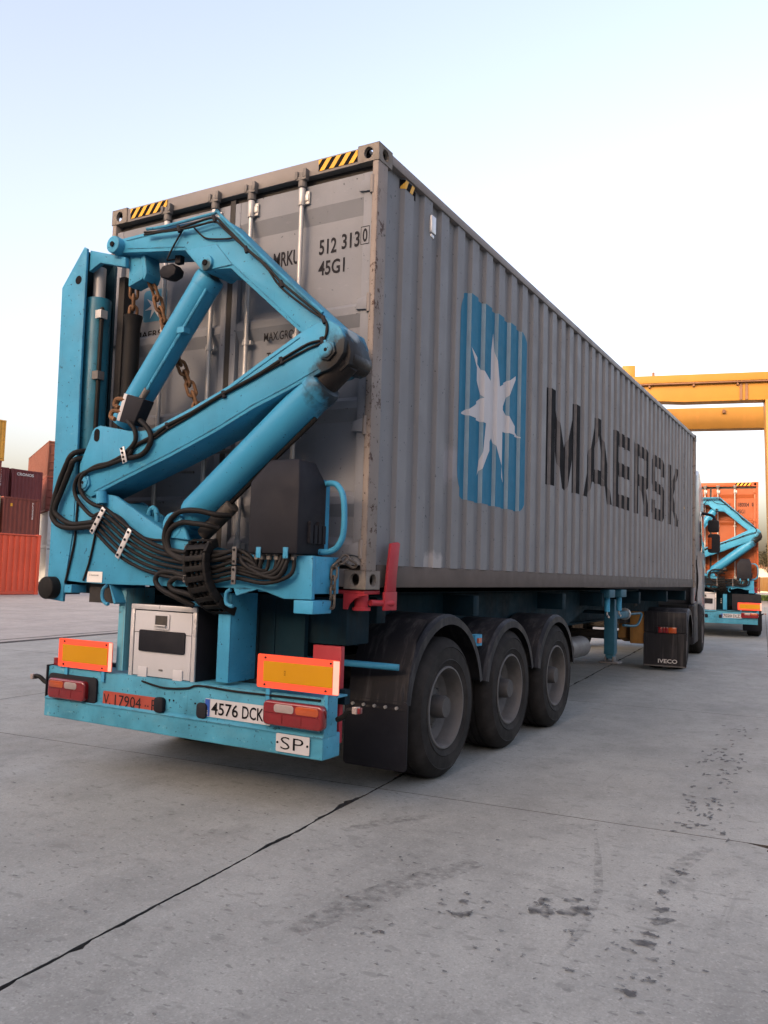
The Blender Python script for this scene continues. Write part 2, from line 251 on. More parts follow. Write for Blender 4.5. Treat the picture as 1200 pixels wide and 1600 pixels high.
# ------------------------------------------------------------------ mesh building
class MB:
    def __init__(s): s.v = []; s.f = []
    def add(s, vs, fs):
        o = len(s.v); s.v += [tuple(v) for v in vs]; s.f += [tuple(o+i for i in f) for f in fs]; return s
    def box(s, x0, x1, y0, y1, z0, z1):
        return s.add([(x0,y0,z0),(x1,y0,z0),(x1,y1,z0),(x0,y1,z0),(x0,y0,z1),(x1,y0,z1),(x1,y1,z1),(x0,y1,z1)],
                     [(0,3,2,1),(4,5,6,7),(0,1,5,4),(1,2,6,5),(2,3,7,6),(3,0,4,7)])
    def prism(s, poly, a0, a1, axis='y'):
        n = len(poly)
        def P(p, a):
            return {'y': (p[0], a, p[1]), 'x': (a, p[0], p[1]), 'z': (p[0], p[1], a)}[axis]
        return s.add([P(p, a0) for p in poly]+[P(p, a1) for p in poly],
                     [tuple(range(n)), tuple(range(2*n-1, n-1, -1))]+[(i, (i+1) % n, n+(i+1) % n, n+i) for i in range(n)])
    def cyl(s, p0, p1, r0, r1=None, n=20, cap=True):
        r1 = r0 if r1 is None else r1; p0 = Vector(p0); p1 = Vector(p1); d = (p1-p0).normalized()
        a = d.orthogonal().normalized(); b = d.cross(a); vs_ = []
        for p, r in ((p0, r0), (p1, r1)):
            for i in range(n):
                t = 2*math.pi*i/n; vs_.append(p+a*math.cos(t)*r+b*math.sin(t)*r)
        fs = [(i, (i+1) % n, n+(i+1) % n, n+i) for i in range(n)]
        if cap: fs += [tuple(range(n-1, -1, -1)), tuple(range(n, 2*n))]
        return s.add(vs_, fs)
    def lathe(s, prof, c, d, n=40, closed=False):
        c = Vector(c); d = Vector(d).normalized(); a = d.orthogonal().normalized(); b = d.cross(a); vs_ = []; k = len(prof)
        for i in range(n):
            t = 2*math.pi*i/n; e = a*math.cos(t)+b*math.sin(t)
            for r, h in prof: vs_.append(c+d*h+e*r)
        fs = []
        for i in range(n):
            j = (i+1) % n
            for q in range(k-1 if not closed else k):
                q2 = (q+1) % k; fs.append((i*k+q, j*k+q, j*k+q2, i*k+q2))
        return s.add(vs_, fs)
    def tube(s, path, r, n=10, sub=6, cap=True):
        P = [Vector(p) for p in path]
        if sub > 1 and len(P) > 2:
            Q = []
            for i in range(len(P)-1):
                p0 = P[max(0, i-1)]; p1 = P[i]; p2 = P[i+1]; p3 = P[min(len(P)-1, i+2)]
                for k in range(sub):
                    t = k/sub
                    Q.append(0.5*((2*p1)+(p2-p0)*t+(2*p0-5*p1+4*p2-p3)*t*t+(3*p1-p0-3*p2+p3)*t**3))
            Q.append(P[-1]); P = Q
        m = len(P); tang = [(P[min(i+1, m-1)]-P[max(i-1, 0)]).normalized() for i in range(m)]
        a = tang[0].orthogonal().normalized(); vs_ = []
        for i in range(m):
            a = (a-tang[i]*a.dot(tang[i])).normalized(); b = tang[i].cross(a)
            for k in range(n):
                t = 2*math.pi*k/n; vs_.append(P[i]+(a*math.cos(t)+b*math.sin(t))*r)
        fs = [(i*n+k, i*n+(k+1) % n, (i+1)*n+(k+1) % n, (i+1)*n+k) for i in range(m-1) for k in range(n)]
        if cap: fs += [tuple(range(n-1, -1, -1)), tuple(range((m-1)*n, m*n))]
        return s.add(vs_, fs)
    def move(s, M_):
        s.v = [tuple(M_ @ Vector(v)) for v in s.v]; return s
    def mesh(s, name, bevel=0, smooth=38, seg=2, weld=False):
        me = D.meshes.new(name); me.from_pydata(s.v, [], s.f)
        bm = bmesh.new(); bm.from_mesh(me)
        if weld: bmesh.ops.remove_doubles(bm, verts=bm.verts, dist=1e-4)
        bmesh.ops.recalc_face_normals(bm, faces=bm.faces)
        if bevel > 0:
            es = [e for e in bm.edges if len(e.link_faces) == 2 and e.calc_face_angle(0) > rad(28)]
            bmesh.ops.bevel(bm, geom=es, offset=bevel, offset_type='OFFSET', segments=seg, profile=0.5, affect='EDGES', clamp_overlap=True)
        bm.to_mesh(me); bm.free()
        me.polygons.foreach_set('use_smooth', [True]*len(me.polygons)); me.set_sharp_from_angle(angle=rad(smooth)); me.update()
        return me
    def build(s, name, m, parent=None, bevel=0, smooth=38, seg=2, weld=False):
        return obj(name, s.mesh(name, bevel, smooth, seg, weld), m, parent)

def obj(name, me, m, parent=None):
    o = D.objects.new(name, me); COL.objects.link(o)
    if m is not None and len(me.materials) == 0: me.materials.append(MAT[m] if isinstance(m, str) else m)
    if parent is not None: o.parent = parent
    return o
def thing(name, label, cat, loc=(0, 0, 0), rz=0, group=None):
    o = D.objects.new(name, None); COL.objects.link(o); o.location = loc; o.rotation_euler = (0, 0, rz)
    o.empty_display_size = 0.3
    o['label'] = label; o['category'] = cat
    if group: o['group'] = group
    return o
def struct(o): o['kind'] = 'structure'; return o
def copy_tree(o, parent=None, remat=None, skip=()):
    c = o.copy(); COL.objects.link(c); c.parent = parent
    if remat and c.type == 'MESH' and c.data.materials and c.data.materials[0].name in remat:
        c.data = c.data.copy(); c.data.materials[0] = remat[o.data.materials[0].name]
    for ch in list(o.children):
        if ch.name.split('.')[0] in skip: continue
        copy_tree(ch, c, remat, skip)
    return c
def bx(name, m, parent, *d, bevel=0.0): return MB().box(*d).build(name, m, parent, bevel)

# text and flat shapes --------------------------------------------------
_tc = {}
def text_tris(s, bold=0.0):
    if (s, bold) in _tc: return _tc[(s, bold)]
    c = D.curves.new('t', 'FONT'); c.body = s; c.size = 1.0; c.offset = bold; c.resolution_u = 3
    o = D.objects.new('t', c); COL.objects.link(o)
    dg = bpy.context.evaluated_depsgraph_get(); dg.update()
    me = D.meshes.new_from_object(o.evaluated_get(dg)); me.calc_loop_triangles()
    tris = [[(me.vertices[i].co.x, me.vertices[i].co.y) for i in t.vertices] for t in me.loop_triangles]
    D.objects.remove(o); D.curves.remove(c); D.meshes.remove(me)
    xs = [p[0] for t in tris for p in t]; ys = [p[1] for t in tris for p in t]
    x0, x1, y0, y1 = min(xs), max(xs), min(ys), max(ys)
    tris = [[((p[0]-x0)/(x1-x0), (p[1]-y0)/(y1-y0)) for p in t] for t in tris]
    _tc[(s, bold)] = tris; return tris
def flat_text(name, s, parent, m, o, right, up_, W, H, bold=0.01):
    """lettering fitted to a W x H rectangle whose lower left corner is o"""
    o = Vector(o); right = Vector(right); up_ = Vector(up_); mb = MB()
    for t in text_tris(s, bold): mb.add([o+right*(p[0]*W)+up_*(p[1]*H) for p in t], [(0, 1, 2)])
    return mb.build(name, m, parent)
def flat_poly(name, polys, parent, m, place):
    mb = MB()
    for pl in polys: mb.add([place(*p) for p in pl], [tuple(range(len(pl)))])
    return mb.build(name, m, parent)
def rounded(x0, x1, z0, z1, r, n=5):
    out = []
    for cx, cz, a0 in ((x1-r, z0+r, -90), (x1-r, z1-r, 0), (x0+r, z1-r, 90), (x0+r, z0+r, 180)):
        for k in range(n+1):
            a = rad(a0+90*k/n); out.append((cx+r*math.cos(a), cz+r*math.sin(a)))
    return out

# ------------------------------------------------------------------ the ground
GA = rad(5.2); GO = Vector((2.24, 0.58, 0)); GU = Vector((math.cos(GA), math.sin(GA), 0)); GV = Vector((-math.sin(GA), math.cos(GA), 0))
def gp(u, v, z=0): q = GO+GU*u+GV*v; return (q.x, q.y, z)
UL = [-50+5*i for i in range(11)]+[2.5, 7.5, 12.5]; VL = [-9.9+4.95*i for i in range(14)]
R_ = 900
gu = [-R_, UL[0], UL[-1], R_]; gv = [-R_, VL[0], VL[-1], R_]
me = D.meshes.new('ground')
me.from_pydata([gp(u, v, -0.016) for v in gv for u in gu], [], [(j*4+i, j*4+i+1, (j+1)*4+i+1, (j+1)*4+i) for j in range(3) for i in range(3)])
me.materials.append(MAT['concrete_sunlit']); me.materials.append(MAT['filler']); me.polygons[4].material_index = 1
ground = struct(obj('ground', me, None))
RAIL = [(-8.34, 5.3), (-8.76, 8.45)]
rd = (Vector(RAIL[1])-Vector(RAIL[0])).normalized()
def slab(u0, u1, v0, v1, pale):
    pts = []
    def edge(p, q, amp, step=0.12):
        L = (Vector(q)-Vector(p)).length; n = max(2, int(L/step)); d = (Vector(q)-Vector(p)).normalized(); nn = Vector((-d.y, d.x))
        ph = random.random()*50; main = amp > 0.005
        brk = [(random.uniform(0, L), random.uniform(0.05, 0.22), random.uniform(0.004, 0.020)) for _ in range(int(L*1.3))] if main else []
        for i in range(n):
            t = i/n; a = 0
            if 0 < i:
                a = amp*(0.4*math.sin(t*L*2.1+ph)*math.sin(t*L*5.3+ph*2)+random.uniform(-0.25, 0.25))
                for bc, bw, bd in brk:
                    q_ = 1-((t*L-bc)/bw)**2
                    if q_ > 0: a += bd*q_**0.6*random.uniform(0.55, 1.2)
            e = Vector(p)+(Vector(q)-Vector(p))*t+nn*max(a, -0.4*amp); pts.append((e.x, e.y))
    near = v0 < 14 and -12 < u0 < 8
    am = lambda main: (0.009 if main else 0.003) if near else 0.0
    g = 0.010; gm = 0.0065
    gl = gm if abs(u0) < 0.1 or abs(u0-2.5) < 0.1 else g*0.6; gr = gm if abs(u1) < 0.1 or abs(u1-2.5) < 0.1 else g*0.6
    st = 0.06 if near else 10
    A, B, C_, E_ = (u0+gl, v0+g*0.45), (u1-gr, v0+g*0.45), (u1-gr, v1-g*0.45), (u0+gl, v1-g*0.45)
    edge(A, B, am(False), st); edge(B, C_, am(gr == gm), st*0.4); edge(C_, E_, am(False), st); edge(E_, A, am(gl == gm), st*0.4)
    if abs(u1-2.5) < 0.1 and abs(v1) < 0.1:       # broken slab corner at the right edge of the picture
        pts[:] = [p for p in pts if (Vector(p)-Vector(C_)).length > 0.13]
        k = max(range(len(pts)), key=lambda i: pts[i][1] if pts[i][0] > u1-0.1 and pts[i][1] < v1-0.1 else -1e9)
        pts[k+1:k+1] = [(u1-0.05, v1-0.15), (u1-0.085, v1-0.11), (u1-0.075, v1-0.06), (u1-0.12, v1-0.035)]
    n = len(pts); V = [gp(*p, 0.0) for p in pts]+[gp(*p, -0.014) for p in pts]
    m_ = D.meshes.new('concrete_slab'); m_.from_pydata(V, [], [tuple(range(n))]+[(i, n+i, n+(i+1) % n, (i+1) % n) for i in range(n)])
    m_.materials.append(MAT['concrete_sunlit' if pale else 'concrete']); m_.materials.append(MAT['filler'])
    m_.polygons.foreach_set('material_index', [0]+[1]*n); m_.update()
    return obj('concrete_slab', m_, None, ground)
for i in range(len(UL)-1):
    for j in range(len(VL)-1):
        slab(UL[i], UL[i+1], VL[j], VL[j+1], UL[i+1] <= -9.9)
# flush crane rail set in the yard
for off, wd, nm in ((0.0, 0.10, 'filler'), (-0.42, 0.03, 'filler')):
    nn = Vector((-rd.y, rd.x)); p0 = Vector(RAIL[0])-rd*12+nn*(-off); p1 = Vector(RAIL[1])+rd*70+nn*(-off)
    q = [p0-nn*wd, p1-nn*wd, p1+nn*wd, p0+nn*wd]
    m_ = D.meshes.new('crane_rail_groove'); m_.from_pydata([(a.x, a.y, 0.004) for a in q], [], [(0, 1, 2, 3)])
    obj('crane_rail_groove', m_, nm, ground)
# oil drips: trail at the right and loose marks
st_ = MB(); rs = random.Random(3)
def blob(x, y, rx, ry, z=0.004, n=16):
    rx *= 0.62; ry *= 0.62
    ph = [rs.random()*6.28 for _ in range(4)]; pts = []
    for k in range(n):
        a = 2*math.pi*k/n; q = 1+0.28*math.sin(2*a+ph[0])+0.2*math.sin(3*a+ph[1])+0.14*math.sin(5*a+ph[2])
        q *= rs.uniform(0.72, 1.25); pts.append((x+rx*q*math.cos(a), y+ry*q*math.sin(a), z))
    st_.add(pts, [tuple(range(n))])
zz = 0.003
for (x, y) in [(4.071,4.543),(4.117,3.473),(4.14,3.0),(4.184,2.394),(4.204,1.643),(4.22,1.3),(4.237,1.045)]:
    for _ in range(16): zz += 0.00001; blob(x+rs.gauss(0, .09), y+rs.gauss(0, .26), rs.uniform(.012, .036), rs.uniform(.02, .07), zz)
for (x, y, a, b) in [(4.319,.046,.045,.05),(4.30,-.12,.03,.03),(4.29,-.279,.045,.06),(4.33,-.50,.05,.06),(4.345,-.637,.07,.08),(4.335,-.80,.05,.04),(4.348,-.90,.065,.075),(4.30,-1.0,.04,.03),(4.40,-1.03,.045,.03),
                     (4.368,-1.202,.02,.02),(4.43,-1.22,.03,.025),(4.381,-1.35,.05,.045),(4.44,-.38,.022,.02),(4.011,-.736,.085,.10),(3.96,-.62,.05,.06),(3.88,-.82,.07,.12),(3.85,-.70,.05,.06),(3.598,-1.054,.06,.05),(3.55,-.92,.045,.03),(3.64,-.86,.03,.025),
                     (3.49,-1.0,.02,.015),(3.40,-1.4,.03,.02),(4.06,-.95,.03,.03),(3.78,-1.32,.02,.015),(3.15,-.6,.03,.02),(4.15,-1.3,.03,.025)]:
    zz += 0.00002; blob(x, y, a, b, zz, 22)
    for _ in range(6): zz += 0.00001; blob(x+rs.gauss(0, .10), y+rs.gauss(0, .10), rs.uniform(.006, .020), rs.uniform(.006, .022), zz, 9)
for _ in range(150):
    zz += 0.00001; blob(rs.uniform(1.5, 5.0), rs.uniform(-2.6, 1.5), rs.uniform(.005, .017), rs.uniform(.005, .019), zz, 9)
for _ in range(60):
    zz += 0.00001; blob(rs.uniform(-.8, 2.3), rs.uniform(-2.2, -.5), rs.uniform(.008, .03), rs.uniform(.006, .018), zz, 9)
o = st_.build('oil_stains', 'stain', ground); o['kind'] = 'stuff'
def tyre_mark(path, wd):
    P = [Vector(p) for p in path]; V = []; F = []
    for i, p in enumerate(P):
        d = (P[min(i+1, len(P)-1)]-P[max(i-1, 0)]).normalized(); n_ = Vector((-d.y, d.x)); k = wd*(0.35+0.65*math.sin(math.pi*(i+0.5)/len(P)))
        a, b = p-n_*k, p+n_*k; V += [(a.x, a.y, 0.0025), (b.x, b.y, 0.0025)]
        if i: F.append((2*i-2, 2*i, 2*i+1, 2*i-1))
    MB().add(V, F).build('tyre_mark', 'smear', ground)
tyre_mark([(3.80, 0.35), (3.88, 0.10), (3.96, -0.18), (4.03, -0.45), (4.07, -0.72), (4.09, -0.95), (4.08, -1.2)], 0.022)
tyre_mark([(4.37, 0.55), (4.31, 0.25), (4.27, 0.0), (4.30, -0.2)], 0.05)
tyre_mark([(2.55, -0.35), (2.62, -0.15), (2.72, 0.05), (2.85, 0.2)], 0.06)
tyre_mark([(3.1, -1.6), (3.15, -1.2), (3.25, -0.8), (3.4, -0.4)], 0.09)

# ------------------------------------------------------------------ container
def casting_mb(w_, d_, h_, sx, sy, sz):
    """hollow corner block; sx, sy, sz tell which way its three holed faces look"""
    mb = MB(); hx, hy, hz = w_/2, d_/2, h_/2; N = 20
    def face(ax, sgn, a, b, oa, ob, holed):
        ha = {'x': hx, 'y': hy, 'z': hz}; dep = ha[ax]*sgn
        def P(u, v, q): 
            c = {ax: q, a: u, b: v}; return (c['x'], c['y'], c['z'])
        A, B = ha[a], ha[b]
        if not holed:
            mb.add([P(-A, -B, dep), P(A, -B, dep), P(A, B, dep), P(-A, B, dep)], [(0, 1, 2, 3)]); return
        out, inn, back = [], [], []
        for k in range(N):
            t = 2*math.pi*(k+0.5)/N; c, s_ = math.cos(t), math.sin(t)
            q = 1/max(abs(c), abs(s_)); out.append(P(A*c*q, B*s_*q, dep)); inn.append(P(oa*c, ob*s_, dep)); back.append(P(oa*c, ob*s_, dep-sgn*0.028))
        big = [P(A*x_, B*y_, dep) for x_, y_ in ((1, 1), (-1, 1), (-1, -1), (1, -1))]
        mb.add(out+inn+back, [(k, (k+1) % N, N+(k+1) % N, N+k) for k in range(N)]+[(N+k, N+(k+1) % N, 2*N+(k+1) % N, 2*N+k) for k in range(N)])
        corners = {0: (2, 3), 1: (7, 8), 2: (12, 13), 3: (17, 18)}
        for k, (i, j) in corners.items():
            mb.add([out[i % N], out[j % N], big[[0, 1, 2, 3][k]]], [(0, 1, 2)])
    for s_ in (-1, 1):
        face('x', s_, 'y', 'z', 0.042, 0.038, s_ == sx)
        face('y', s_, 'x', 'z', 0.034, 0.040, s_ == sy)
        face('z', s_, 'x', 'y', 0.032, 0.055, s_ == sz)
    return mb
PITCH_C = 0.2905
def corr_profile(L, x_out, x_in, y0=0.14, phase=0.36):
    """(y, x) points of a corrugated wall running along y; -Y-facing slopes rise at phase + k*pitch"""
    pts = [(y0, x_in)]; y = phase; rj = random.Random(int(L*100)+5); xo = x_out
    while y < L-0.42:
        x_out = xo+rj.uniform(-0.003, 0.001)
        pts += [(y, x_in), (y+0.017, x_out), (y+0.150, x_out), (y+0.167, x_in)]; y += PITCH_C
    pts.append((L-0.14, x_in)); return pts
def corr_wall(name, m, parent, prof, z0, z1, along='y', thick=0):
    mb = MB(); n = len(prof)
    P = (lambda a, d, z: (d, a, z)) if along == 'y' else (lambda a, d, z: (a, d, z))
    mb.add([P(a, d, z0) for a, d in prof]+[P(a, d, z1) for a, d in prof], [(i, i+1, n+i+1, n+i) for i in range(n-1)])
    return mb.build(name, m, parent, smooth=20)
def clip(poly, y0, y1):
    def half(pl, f, inter):
        out = []
        for i in range(len(pl)):
            a, b = pl[i], pl[(i+1) % len(pl)]
            if f(a): out.append(a)
            if f(a) != f(b): out.append(inter(a, b))
        return out
    def it(c): return lambda a, b: (c, a[1]+(b[1]-a[1])*(c-a[0])/(b[0]-a[0]))
    p = half(poly, lambda q: q[0] >= y0, it(y0))
    return half(p, lambda q: q[0] <= y1, it(y1)) if len(p) > 2 else []
def tri(poly):
    idx = tessellate_polygon([[Vector((p[0], p[1], 0)) for p in poly]])
    return [[poly[i] for i in t] for t in idx]
def paint_on_wall(name, m, parent, polys, prof, eps, which='flat', ms=None):
    """flat paint laid on a corrugated wall, strip by strip"""
    mb = MB(); tris = [t for pl in polys for t in (tri(pl) if len(pl) > 3 else [pl])]
    for i in range(len(prof)-1):
        (ya, xa), (yb, xb) = prof[i], prof[i+1]
        fl = abs(xa-xb) < 1e-6
        if (which != 'both' and (which == 'flat') != fl) or yb-ya < 1e-4: continue
        for t in tris:
            if max(p[0] for p in t) < ya or min(p[0] for p in t) > yb: continue
            c = clip(t, ya, yb)
            if len(c) > 2:
                mb.add([(xa+(xb-xa)*(y-ya)/(yb-ya)+eps, y, z) for y, z in c], [tuple(range(len(c)))])
    return mb.build(name, m, parent, smooth=10, weld=True)

CH = 2.896
def container(name, label, loc, L, m_side, m_door, m_rail, m_post, m_cast, m_brail, rz=0, H=CH, detail=2, group=None):
    """detail 2: full doors; 1: far container"""
    W_ = 2.438; t = thing(name, label, 'container', loc, rz, group)
    prof = corr_profile(L, W_-(0.014 if detail == 2 else 0.008), W_-(0.046 if detail == 2 else 0.060), phase=0.375); profl = [(a, W_-d) for a, d in prof]
    if detail == 2:
        corr_wall('side_panel', m_side, t, prof, 0.155, H-0.06); corr_wall('side_panel', m_side, t, profl, 0.155, H-0.06)
    else:
        corr_wall('side_panel', m_side, t, prof, 0.16, H-0.09); corr_wall('side_panel', m_side, t, profl, 0.16, H-0.09)
    ep = [(a, L-0.02-(0.04 if (k//2) % 2 else 0)) for k, a in enumerate([0.1+i*0.072 for i in range(32)] )]
    corr_wall('front_panel', m_side, t, ep, 0.15, H-0.1, along='x')
    bx('roof_panel', m_side, t, 0.05, W_-0.05, 0.1, L-0.1, H-0.03, H-0.014)
    bx('floor', m_brail, t, 0.06, W_-0.06, 0.1, L-0.1, 0.05, 0.14)
    for x0 in (0.0, W_-0.062):
        bx('top_rail', m_rail, t, x0+0.002, x0+0.060, 0.17, L-0.17, H-0.075, H-0.008, bevel=0.008)
    for x0, x1 in ((0.022, 0.085), (W_-0.085, W_-0.022)):
        bx('bottom_rail', m_brail, t, x0, x1, 0.17, L-0.17, 0.012, 0.158, bevel=0.004)
    for sx in (-1, 1):
        for sy in (-1, 1):
            for sz in (-1, 1):
                if detail == 2:
                    mb = casting_mb(0.162, 0.178, 0.118, sx, sy, sz)
                else:
                    mb = MB().box(-0.081, 0.081, -0.089, 0.089, -0.059, 0.059)
                o = mb.build('corner_casting', m_cast, t, smooth=25)
                o.location = ((0.081 if sx < 0 else W_-0.081), (0.089 if sy < 0 else L-0.089), (0.059 if sz < 0 else H-0.059))
    for x0, x1, s_ in ((0.004, 0.110, -1), (W_-0.110, W_-0.004, 1)):
        ox = x1 if s_ > 0 else x0; ix = x0 if s_ > 0 else x1
        poly = [(ox, 0.004), (ox, 0.13), (ox-s_*0.03, 0.15), (ix, 0.15), (ix, 0.09), (ox-s_*0.044, 0.08), (ox-s_*0.044, 0.004)]
        MB().prism(poly, 0.116, H-0.116, 'z').build('corner_post', m_post, t, bevel=0.006)
        bx('corner_post', m_post, t, min(ox, ix+s_*0.03), max(ox, ix+s_*0.03), L-0.15, L-0.004, 0.116, H-0.116, bevel=0.006)
    bx('rear_header', m_rail, t, 0.162, W_-0.162, 0.006, 0.10, H-0.118, H-0.010, bevel=0.006)
    bx('front_header', m_rail, t, 0.162, W_-0.162, L-0.10, L-0.006, H-0.10, H-0.010)
    bx('rear_sill', m_rail, t, 0.162, W_-0.162, 0.012, 0.12, 0.012, 0.125, bevel=0.006)
    bx('front_sill', m_rail, t, 0.162, W_-0.162, L-0.12, L-0.012, 0.012, 0.125)
    # doors
    mid = W_/2; zb, zt = 0.15, H-0.180
    bx('door_gasket', 'gasket', t, 0.05, W_-0.05, 0.0635, 0.085, 0.12, H-0.112)
    bx('door_gasket', 'gasket', t, mid-0.022, mid+0.022, 0.020, 0.064, zb-0.02, zt+0.03)
    k = H/CH
    for d_i, (x0, x1) in enumerate(((0.052, mid-0.024), (mid+0.024, W_-0.052))):
        # panel: flat frame and shallow horizontal troughs
        yo, yi = 0.022, 0.060
        zs = [(zt, yo), (2.555*k, yo), (2.45*k, yi), (1.86*k, yi), (1.83*k, yo), (1.78*k, yo), (1.70*k, yi), (1.24*k, yi), (1.21*k, yo), (1.16*k, yo), (1.08*k, yi), (0.62*k, yi), (0.59*k, yo), (0.54*k, yo), (0.46*k, yi), (0.33*k, yi), (0.28*k, yo), (zb, yo)]
        mb = MB(); n = len(zs); a, b = x0+0.065, x1-0.065
        if d_i == 0: b = x1-0.05
        else: a = x0+0.05
        mb.add([(a, y, z) for z, y in zs]+[(b, y, z) for z, y in zs], [(i, i+1, n+i+1, n+i) for i in range(n-1)])
        dr = mb.build('door', m_door, t, smooth=15)
        for u0, u1 in ((x0, a), (b, x1)):
            bx('door_frame', m_door, dr, u0, u1, 0.018, 0.061, zb, zt, bevel=0.004)
        if detail == 2:
            hx = 2.368 if d_i else W_-2.368
            for hz in (0.252, 1.041, 1.838, 2.625):
                s_ = 1 if d_i else -1
                mb = MB().prism([(hx-s_*0.075, hz-0.035), (hx-s_*0.06, hz+0.03), (hx+s_*0.012, hz+0.045), (hx+s_*0.012, hz-0.045)], 0.002, 0.0175)
                hg = mb.build('hinge', m_door, dr, bevel=0.003)
                MB().cyl((hx+s_*0.022, 0.012, hz-0.06), (hx+s_*0.022, 0.012, hz+0.06), 0.017, n=12).build('hinge_pin', m_rail, hg)
    for rx in (0.605, 1.072, 1.406, 1.842):
        rod = MB().cyl((rx, -0.004, 0.06), (rx, -0.004, H-0.09), 0.0165, n=14).build('lock_rod', 'rod', t)
        if detail == 2:
            for z0, z1 in ((H-0.32, H-0.20), (0.20, 0.30)):
                mb = MB().cyl((rx, -0.004, z0), (rx, -0.004, z1), 0.025, n=14); mb.box(rx-0.03, rx+0.055, 0.002, 0.018, z0+0.01, z1-0.02)
                mb.box(rx+0.02, rx+0.05, -0.006, 0.012, z0+0.03, z1-0.04)
                mb.build('rod_bracket', 'rod', rod, bevel=0.003)
            for z0 in (1.68, 1.0):
                mb = MB().cyl((rx, -0.004, z0-0.02), (rx, -0.004, z0+0.02), 0.022, n=12); mb.box(rx-0.04, rx+0.04, 0.002, 0.028, z0-0.014, z0+0.014)
                mb.build('rod_guide', 'rod', rod)
            for z0 in (H-0.145, 0.075):
                mb = MB(); mb.box(rx-0.036, rx+0.044, -0.034, 0.006, z0-0.004, z0+0.02); mb.box(rx-0.044, rx-0.022, -0.040, 0.006, z0+0.006, z0+0.06)
                mb.box(rx+0.022, rx+0.046, -0.038, 0.006, z0+0.012, z0+0.072); mb.cyl((rx, -0.004, z0-0.05), (rx, -0.004, z0+0.05), 0.030, n=10)
                mb.build('cam_keeper', 'keeper', rod, bevel=0.003)
            hz = 0.80 if rx in (0.605, 1.842) else 0.92
            sg = 1 if rx < mid else -1
            mb = MB().tube([(rx, -0.03, hz), (rx+sg*0.06, -0.045, hz), (rx+sg*0.2, -0.035, hz-0.01), (rx+sg*0.40, -0.03, hz-0.02)], 0.010, n=8)
            mb.box(rx-0.02, rx+0.03, -0.035, 0.01, hz-0.03, hz+0.03)
            mb.build('door_handle', 'keeper', rod)
    return t, prof

R4 = lambda a, b, c, d: [(a, b), (c, b), (c, d), (a, d)]
def hazard(parent, x0, x1, z0, z1, y, n=5, px=0.0):
    st = (x1-x0)/n; q = st*0.5; sk = (z1-z0)*0.75
    flat_poly('hazard_strip', [[(x0, z0), (x1, z0), (x1, z1), (x0, z1)]], parent, 'ink', lambda x, z: (x, y, z))
    pol = []
    for k in range(-1, n+1):
        a = x0+k*st+st*0.1
        pl = [(a, z0), (a+q, z0), (a+q+sk, z1), (a+sk, z1)]
        c = clip(pl, x0, x1)
        if len(c) > 2: pol.append(c)
    flat_poly('hazard_stripe', pol, parent, 'stripe', lambda x, z: (x, y-0.002, z))

ZC = 1.36
box1, prof1 = container('shipping_container', 'long grey shipping container with blue star logo loaded on the near trailer', (0, 0, ZC), 12.192,
                        'side', 'door', 'rail', 'post', 'casting', 'brail')
X, Z = Vector((1, 0, 0)), Vector((0, 0, 1))
hazard(box1, 0.20, 0.585, CH-0.100, CH-0.022, 0.003); hazard(box1, 1.965, 2.272, CH-0.100, CH-0.022, 0.003, 4)
YT = 0.0575
flat_text('owner_code', 'MRKU', box1, 'inkdoor', (1.572, YT, 2.205), X, Z, 0.222, 0.105, 0.02)
flat_text('serial_number', '512', box1, 'inkdoor', (1.955, YT, 2.235), X, Z, 0.14, 0.105, 0.02); flat_text('serial_number', '313', box1, 'inkdoor', (2.135, YT, 2.245), X, Z, 0.14, 0.105, 0.02)
flat_text('check_digit', '0', box1, 'inkdoor', (2.323, 0.0165, 2.247), X, Z, 0.036, 0.092, 0.02)
for q in ((2.308, 2.232, 2.374, 2.237), (2.308, 2.348, 2.374, 2.353), (2.308, 2.237, 2.312, 2.348), (2.370, 2.237, 2.374, 2.348)): flat_poly('check_digit_box', [R4(*q)], box1, 'inkdoor', lambda x, z: (x, 0.0165, z))
flat_text('size_code', '45G1', box1, 'inkdoor', (1.955, YT, 2.09), X, Z, 0.21, 0.10, 0.02)
for tx, z in (('MAX.GROSS', 1.675), ('TARE', 1.545), ('PAYLOAD', 1.415), ('CU. CAP.', 1.285)):
    yy = YT if not (1.70 < z+0.03 < 1.87 or 1.16 < z < 1.24) else 0.027
    flat_text('weight_lettering', tx, box1, 'inkdoor', (1.545, 0.0205 if z > 1.6 else YT, z), X, Z, 0.034*len(tx), 0.062, 0.012)
def star(cx, cz, r, ri, place=None, tips=None, n=7, rot=90):
    if tips is None: tips = [(cx+r*math.cos(rad(rot-360/n*k)), cz+r*math.sin(rad(rot-360/n*k))) for k in range(n)]
    pts = []; tris = []
    inner = []
    for k in range(n):
        a = Vector(tips[k])-Vector((cx, cz)); b = Vector(tips[(k+1) % n])-Vector((cx, cz))
        m_ = (a.normalized()+b.normalized()).normalized()*ri; inner.append((cx+m_.x, cz+m_.y))
    for k in range(n):
        i0, i1 = inner[k-1], inner[k]; tp = tips[k]
        # slender point with sides curving in towards the tip
        def cv(i):
            mx, mz = (i[0]+tp[0])/2, (i[1]+tp[1])/2; ax = ((i0[0]+i1[0])/2+tp[0])/2; az = ((i0[1]+i1[1])/2+tp[1])/2
            return (mx*0.90+ax*0.10, mz*0.90+az*0.10)
        c0, c1 = cv(i0), cv(i1)
        tris += [[(cx, cz), i0, i1], [i0, c0, c1], [i0, c1, i1], [c0, tp, c1]]
    return tris
